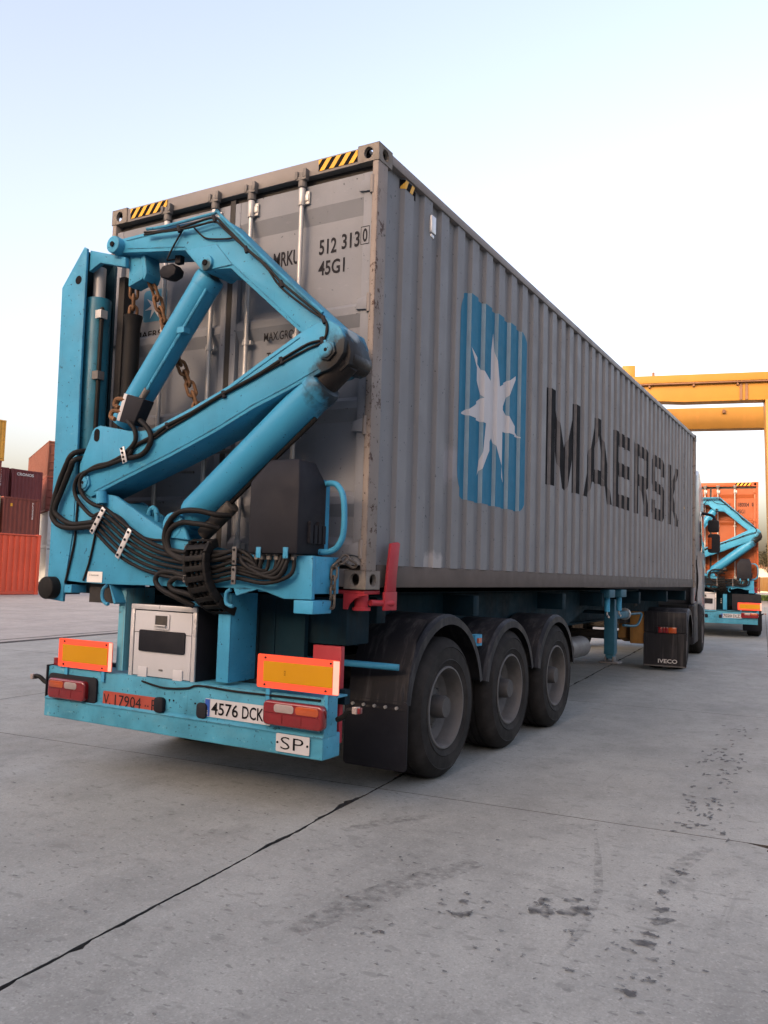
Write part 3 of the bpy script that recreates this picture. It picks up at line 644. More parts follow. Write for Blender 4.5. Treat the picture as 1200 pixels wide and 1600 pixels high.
# small door logo
flat_poly('door_logo_panel', [rounded(0.335, 0.575, 1.968, 2.215, 0.03)], box1, 'doorlogo', lambda x, z: (x, YT, z))
flat_poly('door_logo_star', star(0.455, 2.085, 0.105, 0.038), box1, 'star', lambda x, z: (x, YT-0.002, z))
flat_text('door_logo_name', 'MAERSK', box1, 'ink', (0.265, YT, 1.845), X, Z, 0.335, 0.052, 0.012)
# big side logo and name
lp = rounded(1.345, 2.905, 2.06-ZC, 3.735-ZC, 0.22, 6)
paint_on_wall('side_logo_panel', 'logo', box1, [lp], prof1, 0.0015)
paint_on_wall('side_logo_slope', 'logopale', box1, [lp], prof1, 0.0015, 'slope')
tips = [(2.075, 3.53-ZC), (2.69, 3.36-ZC), (2.73, 2.73-ZC), (2.42, 2.29-ZC), (1.80, 2.25-ZC), (1.36, 2.73-ZC), (1.63, 3.24-ZC)]
sp_ = star(2.085, 2.885-ZC, 0.665, 0.245)
paint_on_wall('side_logo_star', 'star', box1, sp_, prof1, 0.003, 'both')
zb, zt = 2.40-ZC, 3.385-ZC; hh = zt-zb
def LT(x0, x1, pl): return [(x0+(x1-x0)*p[0], zb+hh*p[1]) for p in pl]
letters = []
class _L(list):
    def __iadd__(s_, q): s_.append(list(q)); return s_
letters = _L()
letters += [LT(3.50, 4.62, q) for q in (R4(0, 0, .19, 1), R4(.81, 0, 1, 1), [(.19, 1), (.19, .60), (.42, 0), (.58, 0), (.5, .35)], [(.5, .35), (.58, 0), (.81, .60), (.81, 1)])]
letters += [LT(4.74, 6.00, q) for q in ([(0, 0), (.20, 0), (.5, .80), (.5, 1), (.40, 1)], [(.5, .80), (.80, 0), (1, 0), (.60, 1), (.5, 1)], [(.28, .20), (.72, .20), (.66, .37), (.34, .37)])]
letters += [LT(6.08, 7.00, q) for q in (R4(0, 0, .26, 1), R4(.26, .82, 1, 1), R4(.26, .42, .9, .60), R4(.26, 0, 1, .18))]
letters += [LT(7.19, 8.20, q) for q in (R4(0, 0, .25, 1), R4(.25, .83, .80, 1), R4(.25, .40, .80, .57), [(.80, 1), (.95, .93), (1, .83), (1, .57), (.95, .47), (.80, .40), (.76, .45), (.76, .95)], [(.42, .40), (.74, .40), (1, 0), (.68, 0)])]
letters += [LT(8.32, 9.30, q) for q in ([(.2, 1), (.8, 1), (1, .9), (1, .72), (.76, .72), (.76, .82), (.24, .82), (.24, .60), (.85, .56), (1, .46), (1, .1), (.8, 0), (.2, 0), (0, .1), (0, .30), (.24, .30), (.24, .18), (.76, .18), (.76, .40), (.15, .44), (0, .54), (0, .9)],)]
letters += [LT(9.56, 10.50, q) for q in (R4(0, 0, .26, 1), [(.26, .62), (.70, 1), (1, 1), (.45, .50), (1, 0), (.70, 0), (.26, .40)])]
for q in letters:
    paint_on_wall('side_letter', 'ink', box1, q, prof1, 0.0015); paint_on_wall('side_letter_slope', 'inkslope', box1, q, prof1, 0.0015, 'slope')
# small markings near the front end, hazard stripe and vent near the rear end of the side
mk = []
for r_, (tx, y) in enumerate((('MRKU', 10.95), ('512', 10.95), ('45G1', 11.30))):
    for c_i, ch in enumerate(tx):
        z0 = (2.30 if tx != '512' else 1.86)-0.105*c_i
        mk += [[(y+p[0]*0.07, z0+p[1]*0.085) for p in t] for t in text_tris(ch, 0.01)]
paint_on_wall('side_marking', 'inkdoor', box1, mk, prof1, 0.0015)
hz_ = []
paint_on_wall('side_hazard_strip', 'ink', box1, [R4(0.36, CH-0.150, 0.60, CH-0.085)], prof1, 0.0015, 'both')
hs = [[(0.365+k*0.09, CH-0.150), (0.405+k*0.09, CH-0.150), (0.44+k*0.09, CH-0.085), (0.40+k*0.09, CH-0.085)] for k in range(2)]
for h_ in hs: paint_on_wall('side_hazard_stripe', 'stripe', box1, [h_], prof1, 0.003, 'both')
vb = MB().box(2.394, 2.440, 0.775, 0.85, 2.585, 2.715)  .box(2.394, 2.43, 0.79, 0.84, 2.555, 2.586)
vb.build('air_vent', 'whitetrim', box1, bevel=0.006)
MB().prism([(10.86, 1.40), (11.03, 1.40), (10.945, 1.50)], 2.4215, 2.424, 'x').build('warning_sticker', 'stripe', box1)

# ------------------------------------------------------------------ trailer
def wheel(parent, x_out, y, side=1, r=0.505, width=0.37):
    """side +1: outer face looks to +X"""
    prof_t = [(0.292, -0.02), (0.30, 0.0), (0.335, 0.010), (0.342, 0.016), (0.349, 0.011), (0.40, 0.013), (0.43, 0.009), (0.436, 0.013), (0.444, 0.006), (0.475, -0.012), (0.497, -0.035), (0.505, -0.06)]
    gr = []
    for k in range(1, 8):
        h = -0.06-k*(width-0.12)/8
        gr += [(0.505, h+0.009), (0.494, h+0.008), (0.494, h-0.008), (0.505, h-0.009)] if k in (2, 4, 6) else [(0.505, h)]
    prof_t += gr+[(0.505, -(width-0.06)), (0.497, -(width-0.035)), (0.43, -(width-0.005)), (0.30, -width), (0.292, -(width-0.02))]
    d = (side, 0, 0)
    ty = MB().lathe(prof_t, (0, 0, 0), d, 56).build('wheel', 'tyre', parent, smooth=30)
    ty.location = (x_out, y, r)
    mb = MB().lathe([(0.30, -0.008), (0.293, 0.004), (0.282, 0.004), (0.276, -0.02), (0.268, -0.06), (0.262, -0.12), (0.225, -0.165), (0.16, -0.175), (0.13, -0.165), (0.10, -0.165)], (0, 0, 0), d, 48)
    mb.build('rim', 'rim', ty, smooth=30)
    mb = MB().lathe([(0.14, -0.168), (0.135, -0.12), (0.105, -0.105), (0.085, -0.10), (0.080, -0.02), (0.072, 0.0), (0.0, 0.002)], (0, 0, 0), d, 24)
    for k in range(10):
        a = 2*math.pi*k/10; cy, cz = 0.165*math.cos(a), 0.165*math.sin(a)
        mb.cyl((side*-0.178, cy, cz), (side*-0.135, cy, cz), 0.018, n=6)
    mb.build('hub', 'hub', ty, smooth=30)
    return ty
def fender(parent, xc0, xc1, y, r, a0, a1, zc=0.505, flatback=False, name='mudguard'):
    mb = MB(); n = 22; t = 0.006; V = []; F = []
    secs = [(xc0, r-0.03), (xc0+0.005, r), (xc1-0.03, r), (xc1, r-0.02), (xc1+0.004, r-0.075)]
    k = len(secs)
    for i in range(n+1):
        a = rad(a0+(a1-a0)*i/n)
        for s_, q in secs: V.append((s_, y-q*math.cos(a), zc+q*math.sin(a)))
    for i in range(n):
        for j in range(k-1): F.append((i*k+j, (i+1)*k+j, (i+1)*k+j+1, i*k+j+1))
    return MB().add(V, F).build(name, 'fender', parent, smooth=30)

def build_trailer(label, second=False):
    t = thing('semi_trailer', label, 'trailer', (0, 0, 0), group='sideloader container trailers')
    # chassis
    for x in (0.62, 1.78):
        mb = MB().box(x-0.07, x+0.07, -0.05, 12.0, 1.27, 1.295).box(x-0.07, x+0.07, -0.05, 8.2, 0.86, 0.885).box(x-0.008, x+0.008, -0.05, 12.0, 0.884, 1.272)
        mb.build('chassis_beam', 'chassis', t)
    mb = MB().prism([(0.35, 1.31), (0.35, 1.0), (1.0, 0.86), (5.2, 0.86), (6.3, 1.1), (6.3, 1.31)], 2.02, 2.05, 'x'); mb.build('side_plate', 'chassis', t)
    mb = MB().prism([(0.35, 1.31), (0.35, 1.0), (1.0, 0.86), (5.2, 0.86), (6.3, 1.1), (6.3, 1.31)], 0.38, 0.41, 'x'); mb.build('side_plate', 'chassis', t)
    for y in (0.4, 2.0, 4.4, 6.0, 8.0, 10.0, 11.7):
        bx('cross_member', 'chassis', t, 0.10, 2.33, y-0.06, y+0.06, 1.13, 1.30, bevel=0.005)
    for y in (1.12, 2.40, 3.66):
        ax = MB().cyl((0.2, y, 0.505), (2.24, y, 0.505), 0.065, n=16)
        ax.box(0.55, 0.68, y-0.4, y+0.4, 0.60, 0.66).box(1.72, 1.85, y-0.4, y+0.4, 0.60, 0.66).box(0.55, 0.7, y-0.07, y+0.07, 0.5, 0.9).box(1.7, 1.85, y-0.07, y+0.07, 0.5, 0.9)
        ax.build('axle', 'engine', t)
        wheel(t, 2.49, y, 1); wheel(t, -0.05, y, -1)
    fender(t, 2.06, 2.50, 1.12, 0.675, 8, 168); fender(t, 2.08, 2.50, 2.40, 0.60, 12, 166); fender(t, 2.08, 2.50, 3.66, 0.60, 12, 172)
    for y, r in ((1.12, 0.675), (2.40, 0.60), (3.66, 0.60)): fender(t, -0.06, 0.38, y, r, 12, 168)
    # rear sheet and mud flap behind the last wheels
    mb = MB().prism(rounded(2.03, 2.52, 0.165, 0.62, 0.03), 0.455, 0.467); fl = mb.build('mud_flap', 'plastic', t, bevel=0.002)
    mb = MB()
    for k in range(5): mb.cyl((2.10+k*0.085, 0.44, 0.575), (2.10+k*0.085, 0.457, 0.575), 0.011, n=8)
    mb.build('flap_bolts', 'rod', fl)
    mb = MB().add([(2.05, 0.452, 0.56), (2.505, 0.452, 0.56), (2.05, 0.50, 0.80), (2.505, 0.50, 0.80), (2.06, 0.60, 1.02), (2.50, 0.60, 1.02), (2.07, 0.78, 1.15), (2.49, 0.78, 1.15)], [(0, 1, 3, 2), (2, 3, 5, 4), (4, 5, 7, 6)])
    mb.build('mudguard_rear_sheet', 'fender', t, smooth=40)
    MB().prism(rounded(-0.06, 0.40, 0.165, 0.62, 0.03), 0.455, 0.467).build('mud_flap', 'plastic', t)
    MB().cyl((1.75, 0.18, 0.875), (2.46, 0.43, 0.845), 0.022, n=12).build('mudguard_stay', 'crane', t)
    bx('side_marker_lamp', 'lampamber', t, 2.455, 2.47, 1.74, 1.80, 0.93, 0.97); bx('lamp_bracket', 'crane', t, 2.40, 2.455, 1.70, 1.84, 0.905, 0.995)
    # red marker board posts behind the reflector boards
    bx('underrun_upright', 'redpaint', t, 2.13, 2.34, -0.10, -0.06, 0.42, 1.005, bevel=0.004)
    bx('underrun_upright', 'redpaint', t, 0.10, 0.30, -0.10, -0.06, 0.42, 0.80, bevel=0.004)
    # rear frame posts and cross beam
    for (x0, x1, mm) in ((0.655, 0.72, 'greystair'), (1.548, 1.648, 'crane')):
        p_ = MB().box(x0, x1, -0.33, -0.318, 0.745, 1.31).box(x1-0.012, x1, -0.319, -0.06, 0.745, 1.31).build('rear_post', mm, t, bevel=0.003)
    MB().box(0.655, 1.66, -0.06, -0.02, 0.74, 1.26).build('rear_bulkhead', 'chassis', t)
    MB().box(1.66, 2.02, -0.04, 0.0, 0.86, 1.30).build('rear_bulkhead', 'chassis', t)
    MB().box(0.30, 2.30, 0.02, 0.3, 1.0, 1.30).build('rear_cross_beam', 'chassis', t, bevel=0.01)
    # bumper: upper light panel, ledge and lower channel
    x0, x1 = 0.02, 2.408
    b_ = MB().box(x0, x1, -0.365, -0.35, 0.50, 0.725).box(x0, x1, -0.36, -0.12, 0.715, 0.727).build('bumper', 'bumper', t, bevel=0.003)
    mb = MB().prism([(-0.385, 0.375), (-0.385, 0.495), (-0.395, 0.505), (-0.365, 0.52), (-0.345, 0.52), (-0.20, 0.515), (-0.20, 0.375)], x0-0.004, x1+0.006, 'x'); mb.build('bumper_channel', 'bumper', b_, bevel=0.008)
    MB().box(x1-0.002, x1+0.008, -0.38, -0.24, 0.50, 0.735).build('bumper_end_plate', 'bumper', b_, bevel=0.004)
    MB().box(x0-0.012, x0, -0.38, -0.24, 0.50, 0.735).build('bumper_end_plate', 'plastic', b_, bevel=0.004)
    MB().box(x0+0.02, x1-0.02, -0.12, -0.06, 0.66, 0.75).build('bumper_bracket', 'chassis', b_)
    MB().tube([(0.95, -0.372, 0.70), (1.15, -0.375, 0.675), (1.35, -0.372, 0.69), (1.45, -0.37, 0.715), (1.75, -0.372, 0.708), (2.1, -0.374, 0.712), (2.38, -0.372, 0.715)], 0.007, n=6).build('bumper_wiring_shade_line', 'hose', b_)  # drooping wire; its straight run draws the dark shade below the ledge
    for bx_ in (1.20, 1.235, 1.42): MB().cyl((bx_, -0.369, 0.60), (bx_, -0.362, 0.60), 0.006, n=8).build('bolt_hole', 'ink', b_)
    # two reflector boards
    for (a, b, z0, z1, lab) in ((0.135, 0.675, 0.735, 0.935, 'L'), (1.920, 2.512, 0.755, 0.955, 'R')):
        rb = MB().prism(rounded(a, b, z0, z1, 0.012, 3), -0.385, -0.381).build('reflector_board', 'fluo', t)
        e = 0.045
        if lab == 'L':
            flat_poly('reflector_panel', [R4(a+0.045, z0+0.042, b-0.045, z1-0.042)], rb, 'amber', lambda x, z: (x, -0.3875, z))
            flat_poly('reflector_edge', [R4(b-0.035, z0+0.004, b, z1-0.004)], rb, 'pinkedge', lambda x, z: (x, -0.3875, z))
        else:
            flat_poly('reflector_panel', [R4(a+0.048, z0+0.040, b-0.045, z1-0.040)], rb, 'amber', lambda x, z: (x, -0.3875, z))
            flat_poly('reflector_edge', [R4(b-0.042, z0+0.004, b, z1-0.004)], rb, 'pinkedge', lambda x, z: (x, -0.3875, z))
            flat_text('reflector_mark', 'ECE', rb, 'ink', (a+0.215, -0.3895, z0+0.085), (0, 0, 1), (-1, 0, 0), 0.028, 0.012, 0.0)
        for (sx, sz) in ((a+0.06, z0+0.02), (b-0.09, z0+0.02), (a+0.06, z1-0.02), (b-0.06, z1-0.02)):
            MB().cyl((sx, -0.391, sz), (sx, -0.384, sz), 0.006, n=8).build('rivet', 'plastic', rb)
        for sx in (a+0.08, b-0.09): MB().box(sx-0.016, sx+0.016, -0.379, -0.370, 0.66, z1-0.06).build('board_leg', 'crane', rb)
    # tail lights: one moulded lens each, with amber and clear windows
    for (a, b, z0, z1, flip) in ((0.085, 0.46, 0.515, 0.655, 0), (2.0, 2.43, 0.545, 0.69, 1)):
        if not flip: MB().prism(rounded(0.045, 0.535, 0.503, 0.682, 0.03, 4), -0.385, -0.366).build('lamp_surround', 'plastic', t, bevel=0.005)
        tl = MB().prism(rounded(a, b, z0, z1, 0.032, 5), -0.425, -0.366).build('tail_light', 'lampred', t, bevel=0.014, seg=3)
        w_ = b-a; zm = z0+(z1-z0)*0.56
        wins = ((0.06, 0.44, 'lampamber', 'indicator_lens'), (0.47, 0.80, 'lampclear', 'reversing_lens'))
        for u0, u1, mm, nm in wins:
            xa, xb = (a+w_*u0, a+w_*u1) if not flip else (b-w_*u1, b-w_*u0)
            MB().prism(rounded(xa, xb, zm, z1-0.016, 0.018, 4), -0.4285, -0.4235).build(nm, mm, tl, bevel=0.002)
        for u in (0.34, 0.66): MB().box(a+w_*u-0.002, a+w_*u+0.002, -0.4265, -0.424, z0+0.02, zm-0.012).build('lens_rib', 'lampdark', tl)
        MB().box(a+0.02, b-0.02, -0.4265, -0.424, zm-0.008, zm-0.004).build('lens_rib', 'lampdark', tl)
    # plates
    yp = -0.369
    if not second:
        rp = MB().prism(rounded(0.588, 1.09, 0.500, 0.603, 0.008, 2), yp, yp+0.003).build('trailer_plate', 'redplate', t)
        flat_text('plate_lettering', 'V.', rp, 'inkdoor', (0.597, yp-0.002, 0.515), X, Z, 0.065, 0.070, 0.0)
        flat_text('plate_lettering', '17904', rp, 'inkdoor', (0.705, yp-0.002, 0.513), X, Z, 0.245, 0.075, 0.0)
        flat_text('plate_lettering', '··', rp, 'inkdoor', (0.985, yp-0.002, 0.535), X, Z, 0.035, 0.012, 0.0)
        flat_text('plate_lettering', 'R', rp, 'inkdoor', (1.045, yp-0.002, 0.515), X, Z, 0.055, 0.072, 0.0)
    lp_ = MB().prism(rounded(1.502, 2.022, 0.530, 0.642, 0.008, 2), yp, yp+0.003).build('licence_plate', 'plate', t)
    flat_poly('country_band', [R4(1.505, 0.533, 1.545, 0.639)], lp_, 'eublue', lambda x, z: (x, yp-0.0015, z))
    flat_text('plate_lettering', 'E', lp_, 'plate', (1.517, yp-0.003, 0.545), X, Z, 0.016, 0.024, 0.02)
    n1, n2 = ('4576', 'DCK') if not second else ('7020', 'DLZ')
    flat_text('plate_lettering', n1, lp_, 'ink', (1.558, yp-0.002, 0.547), X, Z, 0.215, 0.078, 0.014)
    flat_text('plate_lettering', n2, lp_, 'ink', (1.805, yp-0.002, 0.547), X, Z, 0.165, 0.078, 0.014)
    if not second:
        sp = MB().prism(rounded(2.09, 2.33, 0.395, 0.50, 0.006, 2), -0.398, -0.394).build('service_plate', 'plate', t)
        flat_text('plate_lettering', 'SP', sp, 'ink', (2.125, -0.4, 0.412), X, Z, 0.165, 0.072, -0.008)
        for sx in (2.102, 2.317): MB().cyl((sx, -0.402, 0.448), (sx, -0.394, 0.448), 0.007, n=10).build('plate_screw', 'ink', sp)
    for xx in (1.13, 1.485):
        MB().prism(rounded(xx-0.04, xx+0.04, 0.515, 0.612, 0.025, 4), -0.40 if xx < 1.3 else -0.386, -0.366).build('plate_lamp', 'plastic', t, bevel=0.006)
    # outline lamps on rubber arms
    MB().tube([(0.03, -0.33, 0.60), (-0.04, -0.335, 0.60), (-0.10, -0.345, 0.635), (-0.15, -0.35, 0.635)], 0.016, n=8).build('marker_arm', 'rubber', t)
    MB().box(-0.168, -0.14, -0.375, -0.33, 0.615, 0.655).build('outline_lamp', 'lampclear', t, bevel=0.004)
    MB().box(0.03, 0.085, -0.34, -0.27, 0.728, 0.79).build('outline_lamp', 'lampred', t, bevel=0.008)
    MB().tube([(2.44, -0.28, 0.60), (2.49, -0.29, 0.625), (2.53, -0.30, 0.665), (2.575, -0.30, 0.670)], 0.016, n=8).build('marker_arm', 'rubber', t)
    MB().box(2.565, 2.598, -0.325, -0.28, 0.652, 0.692).build('outline_lamp', 'lampclear', t, bevel=0.004); MB().box(2.599, 2.615, -0.32, -0.285, 0.655, 0.689).build('outline_lamp', 'lampred', t, bevel=0.004)
    # white tool box
    tb = MB().box(0.79, 1.378, -0.33, 0.0, 0.695, 1.205).build('tool_box', 'plastic', t, bevel=0.004)
    for q in ((0.79, 1.378, 1.172, 1.207), (0.79, 1.378, 0.690, 0.725), (0.79, 0.822, 0.7255, 1.1715), (1.346, 1.378, 0.7255, 1.1715)):
        MB().box(q[0], q[1], -0.345, -0.329, q[2], q[3]).build('box_trim', 'whitetrim', tb, bevel=0.004)
    MB().box(0.829, 1.339, -0.341, -0.329, 0.732, 1.165).build('box_door', 'white', tb, bevel=0.002)
    MB().box(0.829, 1.339, -0.3425, -0.341, 1.018, 1.022).build('box_seam', 'gasket', tb)
    MB().prism(rounded(0.880, 1.292, 0.895, 1.038, 0.012, 3), -0.352, -0.342).build('plate_holder', 'plastic', tb, bevel=0.003)
    lk = MB().prism(rounded(1.005, 1.148, 1.045, 1.150, 0.014, 3), -0.349, -0.341).build('box_lock', 'white', tb, bevel=0.003)
    MB().box(1.025, 1.128, -0.3535, -0.349, 1.075, 1.138).build('lock_recess', 'engine', lk); MB().cyl((1.03, -0.36, 1.072), (1.125, -0.36, 1.072), 0.006, n=8).build('lock_bar', 'rod', lk)
    for xx in (0.925, 1.24):
        MB().box(xx-0.04, xx+0.04, -0.350, -0.341, 0.722, 0.792).cyl((xx-0.04, -0.35, 0.72), (xx+0.04, -0.35, 0.72), 0.01, n=8).build('box_hinge', 'white', tb, bevel=0.002)
    MB().cyl((0.96, -0.352, 0.715), (1.2, -0.352, 0.715), 0.008, n=8).build('hinge_bar', 'rod', tb)
    MB().box(1.07, 1.10, -0.347, -0.341, 0.775, 0.785).build('box_latch', 'keeper', tb)
    for zz_ in (0.93, 0.98, 1.03): MB().cyl((1.50, -0.25, zz_), (1.50, -0.22, zz_), 0.014, n=10).build('air_coupling', 'rod', t)
    # red container locks with upright guides at the rear corners
    for s_, xb in ((1, 2.438), (-1, 0.0)):
        f = lambda x: xb+s_*x
        lo = lambda a, b: (min(f(a), f(b)), max(f(a), f(b)))
        a, b = lo(-0.36, -0.02)
        tw = MB().box(a, b, 0.02, 0.22, 1.328, 1.352).build('twist_lock', 'redpaint', t, bevel=0.004)
        poly = [(f(-0.16), 1.232), (f(-0.16), 1.33), (f(0.03), 1.33), (f(-0.03), 1.318), (f(-0.08), 1.30), (f(-0.12), 1.262), (f(-0.13), 1.232)]
        MB().prism(poly, 0.0, 0.014).build('lock_bracket', 'redpaint', tw)
        MB().cyl((f(-0.08), 0.09, 1.235), (f(-0.08), 0.09, 1.33), 0.045, n=16).cyl((f(-0.08), 0.09, 1.225), (f(-0.08), 0.09, 1.245), 0.06, n=16).build('lock_nut', 'redpaint', tw)
        MB().cyl((f(-0.02), 0.10, 1.275), (f(0.03), 0.30, 1.27), 0.02, n=10).build('lock_lever', 'redpaint', tw)
        a, b = lo(0.010, 0.03)
        MB().box(a, b, 0.20, 0.36, 1.225, 1.345).build('guide_foot', 'redpaint', tw, bevel=0.004)
        gq = [(0.215, 1.345), (0.345, 1.345), (0.352, 1.45), (0.385, 1.665), (0.355, 1.672), (0.265, 1.66), (0.235, 1.50)]
        MB().prism(gq, a, b, 'x').build('guide_upright', 'redpaint', tw, bevel=0.004)
    # landing legs
    for x in (2.17, 0.27):
        lg = MB().box(x-0.07, x+0.07, 6.92, 7.08, 0.46, 1.20).box(x-0.055, x+0.055, 6.935, 7.065, 0.40, 0.47).build('landing_leg', 'chassis' if x < 1 else 'legblue', t, bevel=0.006)
        MB().box(x-0.13, x+0.13, 6.88, 7.12, 0.34, 0.365).box(x-0.06, x-0.04, 6.93, 7.07, 0.365, 0.43).box(x+0.04, x+0.06, 6.93, 7.07, 0.365, 0.43).build('leg_foot', 'rim', lg, bevel=0.004)
    MB().cyl((0.3, 7.0, 1.02), (2.10, 7.0, 1.02), 0.025, n=10).build('leg_shaft', 'chassis', t)
    MB().box(2.10, 2.24, 7.09, 7.75, 0.93, 1.03).build('gear_housing', 'legblue', t, bevel=0.02)
    MB().cyl((2.17, 7.75, 0.98), (2.17, 7.80, 0.98), 0.085, n=16).build('gear_flange', 'rod', t)
    MB().tube([(2.17, 7.78, 0.98), (2.17, 8.30, 0.965), (2.18, 8.75, 0.96), (2.19, 8.72, 0.90), (2.19, 8.50, 0.80), (2.18, 8.20, 0.79), (2.17, 7.7, 0.82)], 0.018, n=8).build('crank_handle', 'legblue', t)
    # container supports on the side
    for y in (6.15, 6.75):
        cs = MB().box(2.28, 2.40, y-0.12, y+0.16, 1.24, 1.34).build('container_support', 'legblue', t, bevel=0.006)
        MB().cyl((2.34, y, 1.06), (2.34, y, 1.24), 0.035, n=12).build('support_screw', 'crane', cs)
        MB().tube([(2.34, y, 1.10), (2.34, y, 1.02), (2.40, y-0.14, 1.0)], 0.012, n=6, sub=1).build('support_lever', 'rod', cs)
    bx('light_block_box', 'chassis', t, 0.04, 0.50, 4.6, 6.3, 0.45, 1.12, bevel=0.02); bx('light_block_box', 'chassis', t, 0.04, 0.50, 7.3, 9.1, 0.45, 1.12, bevel=0.02)  # mostly hidden boxes added to block light under the trailer
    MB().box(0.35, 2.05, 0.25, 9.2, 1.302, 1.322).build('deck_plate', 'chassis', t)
    # underside gear
    MB().cyl((0.8, 5.4, 0.72), (1.7, 5.4, 0.72), 0.16, n=24).build('air_tank', 'engine', t, smooth=40)
    MB().cyl((2.05, 6.0, 0.62), (2.05, 5.3, 0.62), 0.13, n=20).build('air_tank', 'rim', t, smooth=40)
    return t
trailer1 = build_trailer('blue sideloader trailer with white tool box carrying the grey container')

# ------------------------------------------------------------------ sideloader crane at the rear
FY = -0.42
def build_crane(label):
    t = thing('sideloader_crane', label, 'crane', (0, 0, 0), group='folded lifting cranes on trailers')
    # mast: front plate, left web, back plate and inner cylinder
    mast = [(0.205, 3.779), (0.233, 3.764), (0.24, 2.759), (0.255, 2.016), (0.25, 1.673), (0.194, 1.308), (0.19, 1.195), (0.013, 1.21), (0.019, 1.603), (-0.003, 2.971), (-0.013, 3.504)]
    ms = MB().prism(mast, FY, FY+0.02).build('mast', 'crane', t, bevel=0.003)
    back = [(0.20, 3.76), (0.225, 3.72), (0.23, 1.25), (0.013, 1.25), (-0.003, 2.97), (-0.013, 3.50)]
    MB().prism(back, -0.14, -0.12).build('mast_back_plate', 'mastshade', ms)
    MB().prism([(0.018, 1.24), (0.036, 1.24), (0.015, 2.97), (0.005, 3.47), (0.20, 3.74), (0.19, 3.765), (-0.012, 3.50), (-0.003, 2.97)], FY+0.021, -0.141).build('mast_web', 'mastshade', ms)
    MB().cyl((0.163, FY-0.002, 3.538), (0.163, FY+0.004, 3.538), 0.032, n=20).build('mast_hole', 'ink', ms)
    MB().prism([(0.234, 3.760), (0.60, 3.650), (0.605, 3.575), (0.345, 3.648), (0.234, 3.60)], FY+0.03, FY+0.07).build('mast_bracket', 'crane', ms, bevel=0.004)
    mc = MB().cyl((0.235, -0.28, 1.55), (0.225, -0.28, 3.42), 0.092, n=24).build('mast_cylinder', 'shadecyl', t, bevel=0.006)
    MB().cyl((0.225, -0.28, 3.42), (0.222, -0.28, 3.66), 0.045, n=16).build('cylinder_rod', 'rod', mc)
    MB().tube([(0.325, -0.33, 3.33), (0.335, -0.34, 3.2), (0.335, -0.34, 2.2)], 0.016, n=8).build('cylinder_pipe', 'hose', mc)
    for zz_ in (3.25, 2.80): MB().box(0.30, 0.36, -0.37, -0.31, zz_, zz_+0.06).build('pipe_clamp', 'rod' if zz_ > 3 else 'keeper', mc)
    MB().box(0.34, 0.40, -0.20, -0.10, 1.60, 3.60).build('mast_guide', 'gasket', ms)
    rl = MB().cyl((0.085, FY-0.075, 1.290), (0.085, FY+0.03, 1.290), 0.080, n=28).build('mast_roller', 'rubber', t, bevel=0.012)
    MB().box(0.235, 0.31, FY-0.03, FY+0.10, 1.262, 1.318).build('roller_pin', 'crane', rl)
    # base frame
    base = [(0.262, 1.96), (0.40, 1.945), (0.471, 1.93), (0.564, 1.955), (0.659, 1.94), (1.14, 1.697), (1.238, 1.664), (1.378, 1.636), (1.542, 1.576), (1.901, 1.55), (2.322, 1.556), (2.325, 1.298), (2.215, 1.296), (2.12, 1.295), (1.936, 1.344), (1.812, 1.347), (1.396, 1.341), (0.643, 1.332), (0.388, 1.336), (0.21, 1.345), (0.262, 1.673)]
    bs = MB().prism(base, FY, FY+0.03).build('base_frame', 'crane', t, bevel=0.003)
    MB().prism([(0.30, 1.90), (0.62, 1.92), (1.24, 1.62), (1.9, 1.52), (1.9, 1.40), (0.40, 1.38)], -0.14, -0.11).build('base_back_plate', 'crane', bs)
    MB().box(1.9, 2.318, FY+0.031, -0.12, 1.33, 1.553).build('base_end_block', 'crane', bs, bevel=0.004)
    MB().box(2.195, 2.335, FY, FY+0.20, 1.212, 1.292).build('base_foot', 'crane', bs, bevel=0.006)
    MB().box(0.40, 1.9, FY+0.03, -0.14, 1.345, 1.375).build('base_floor', 'crane', bs)
    MB().prism([(0.66, 1.90), (1.10, 1.66), (1.09, 1.64), (0.64, 1.88)], FY+0.03, -0.13).build('base_slope', 'crane', bs)
    MB().prism([(0.39, 1.33), (0.645, 1.33), (0.70, 1.20), (0.39, 1.20)], FY+0.06, -0.10).build('base_slide_box', 'gasket', bs)
    MB().prism([(0.645, 1.332), (0.66, 1.325), (0.72, 1.21), (0.70, 1.20)], FY+0.0, -0.10).build('base_slide_lip', 'crane', bs)
    for q0, q1 in (((0.60, 1.20), (0.645, 1.325)), ((1.69, 1.235), (1.735, 1.335))):
        h0, h1 = q0; h2, h3 = q1
        MB().tube([(h0+0.03, FY-0.005, h3), (h0, FY-0.01, (h1+h3)/2+0.03), (h0, FY-0.01, (h1+h3)/2-0.03), (h0+0.03, FY-0.005, h1), (h2+0.01, FY-0.005, h1)], 0.012, n=8).build('tie_hook', 'crane', bs)
    MB().prism([(1.76, 1.30), (1.74, 1.345), (1.92, 1.345)], FY-0.002, FY+0.02).build('base_gusset', 'crane', bs)
    MB().tube([(0.80, -0.24, 1.79), (0.81, -0.24, 1.85), (0.84, -0.24, 1.87), (0.875, -0.24, 1.84), (0.88, -0.24, 1.77)], 0.018, n=10).build('lifting_lug', 'crane', bs)
    MB().cyl((0.565, FY-0.03, 1.885), (0.553, FY-0.03, 1.972), 0.036, n=16).build('grease_pot', 'crane', bs)
    MB().box(0.428, 0.578, FY-0.004, FY-0.001, 1.342, 1.416).build('maker_label', 'paper', bs)
    flat_text('label_print', 'S mmmmm', bs, 'inkdoor', (0.455, FY-0.006, 1.385), X, Z, 0.09, 0.014, 0.0)
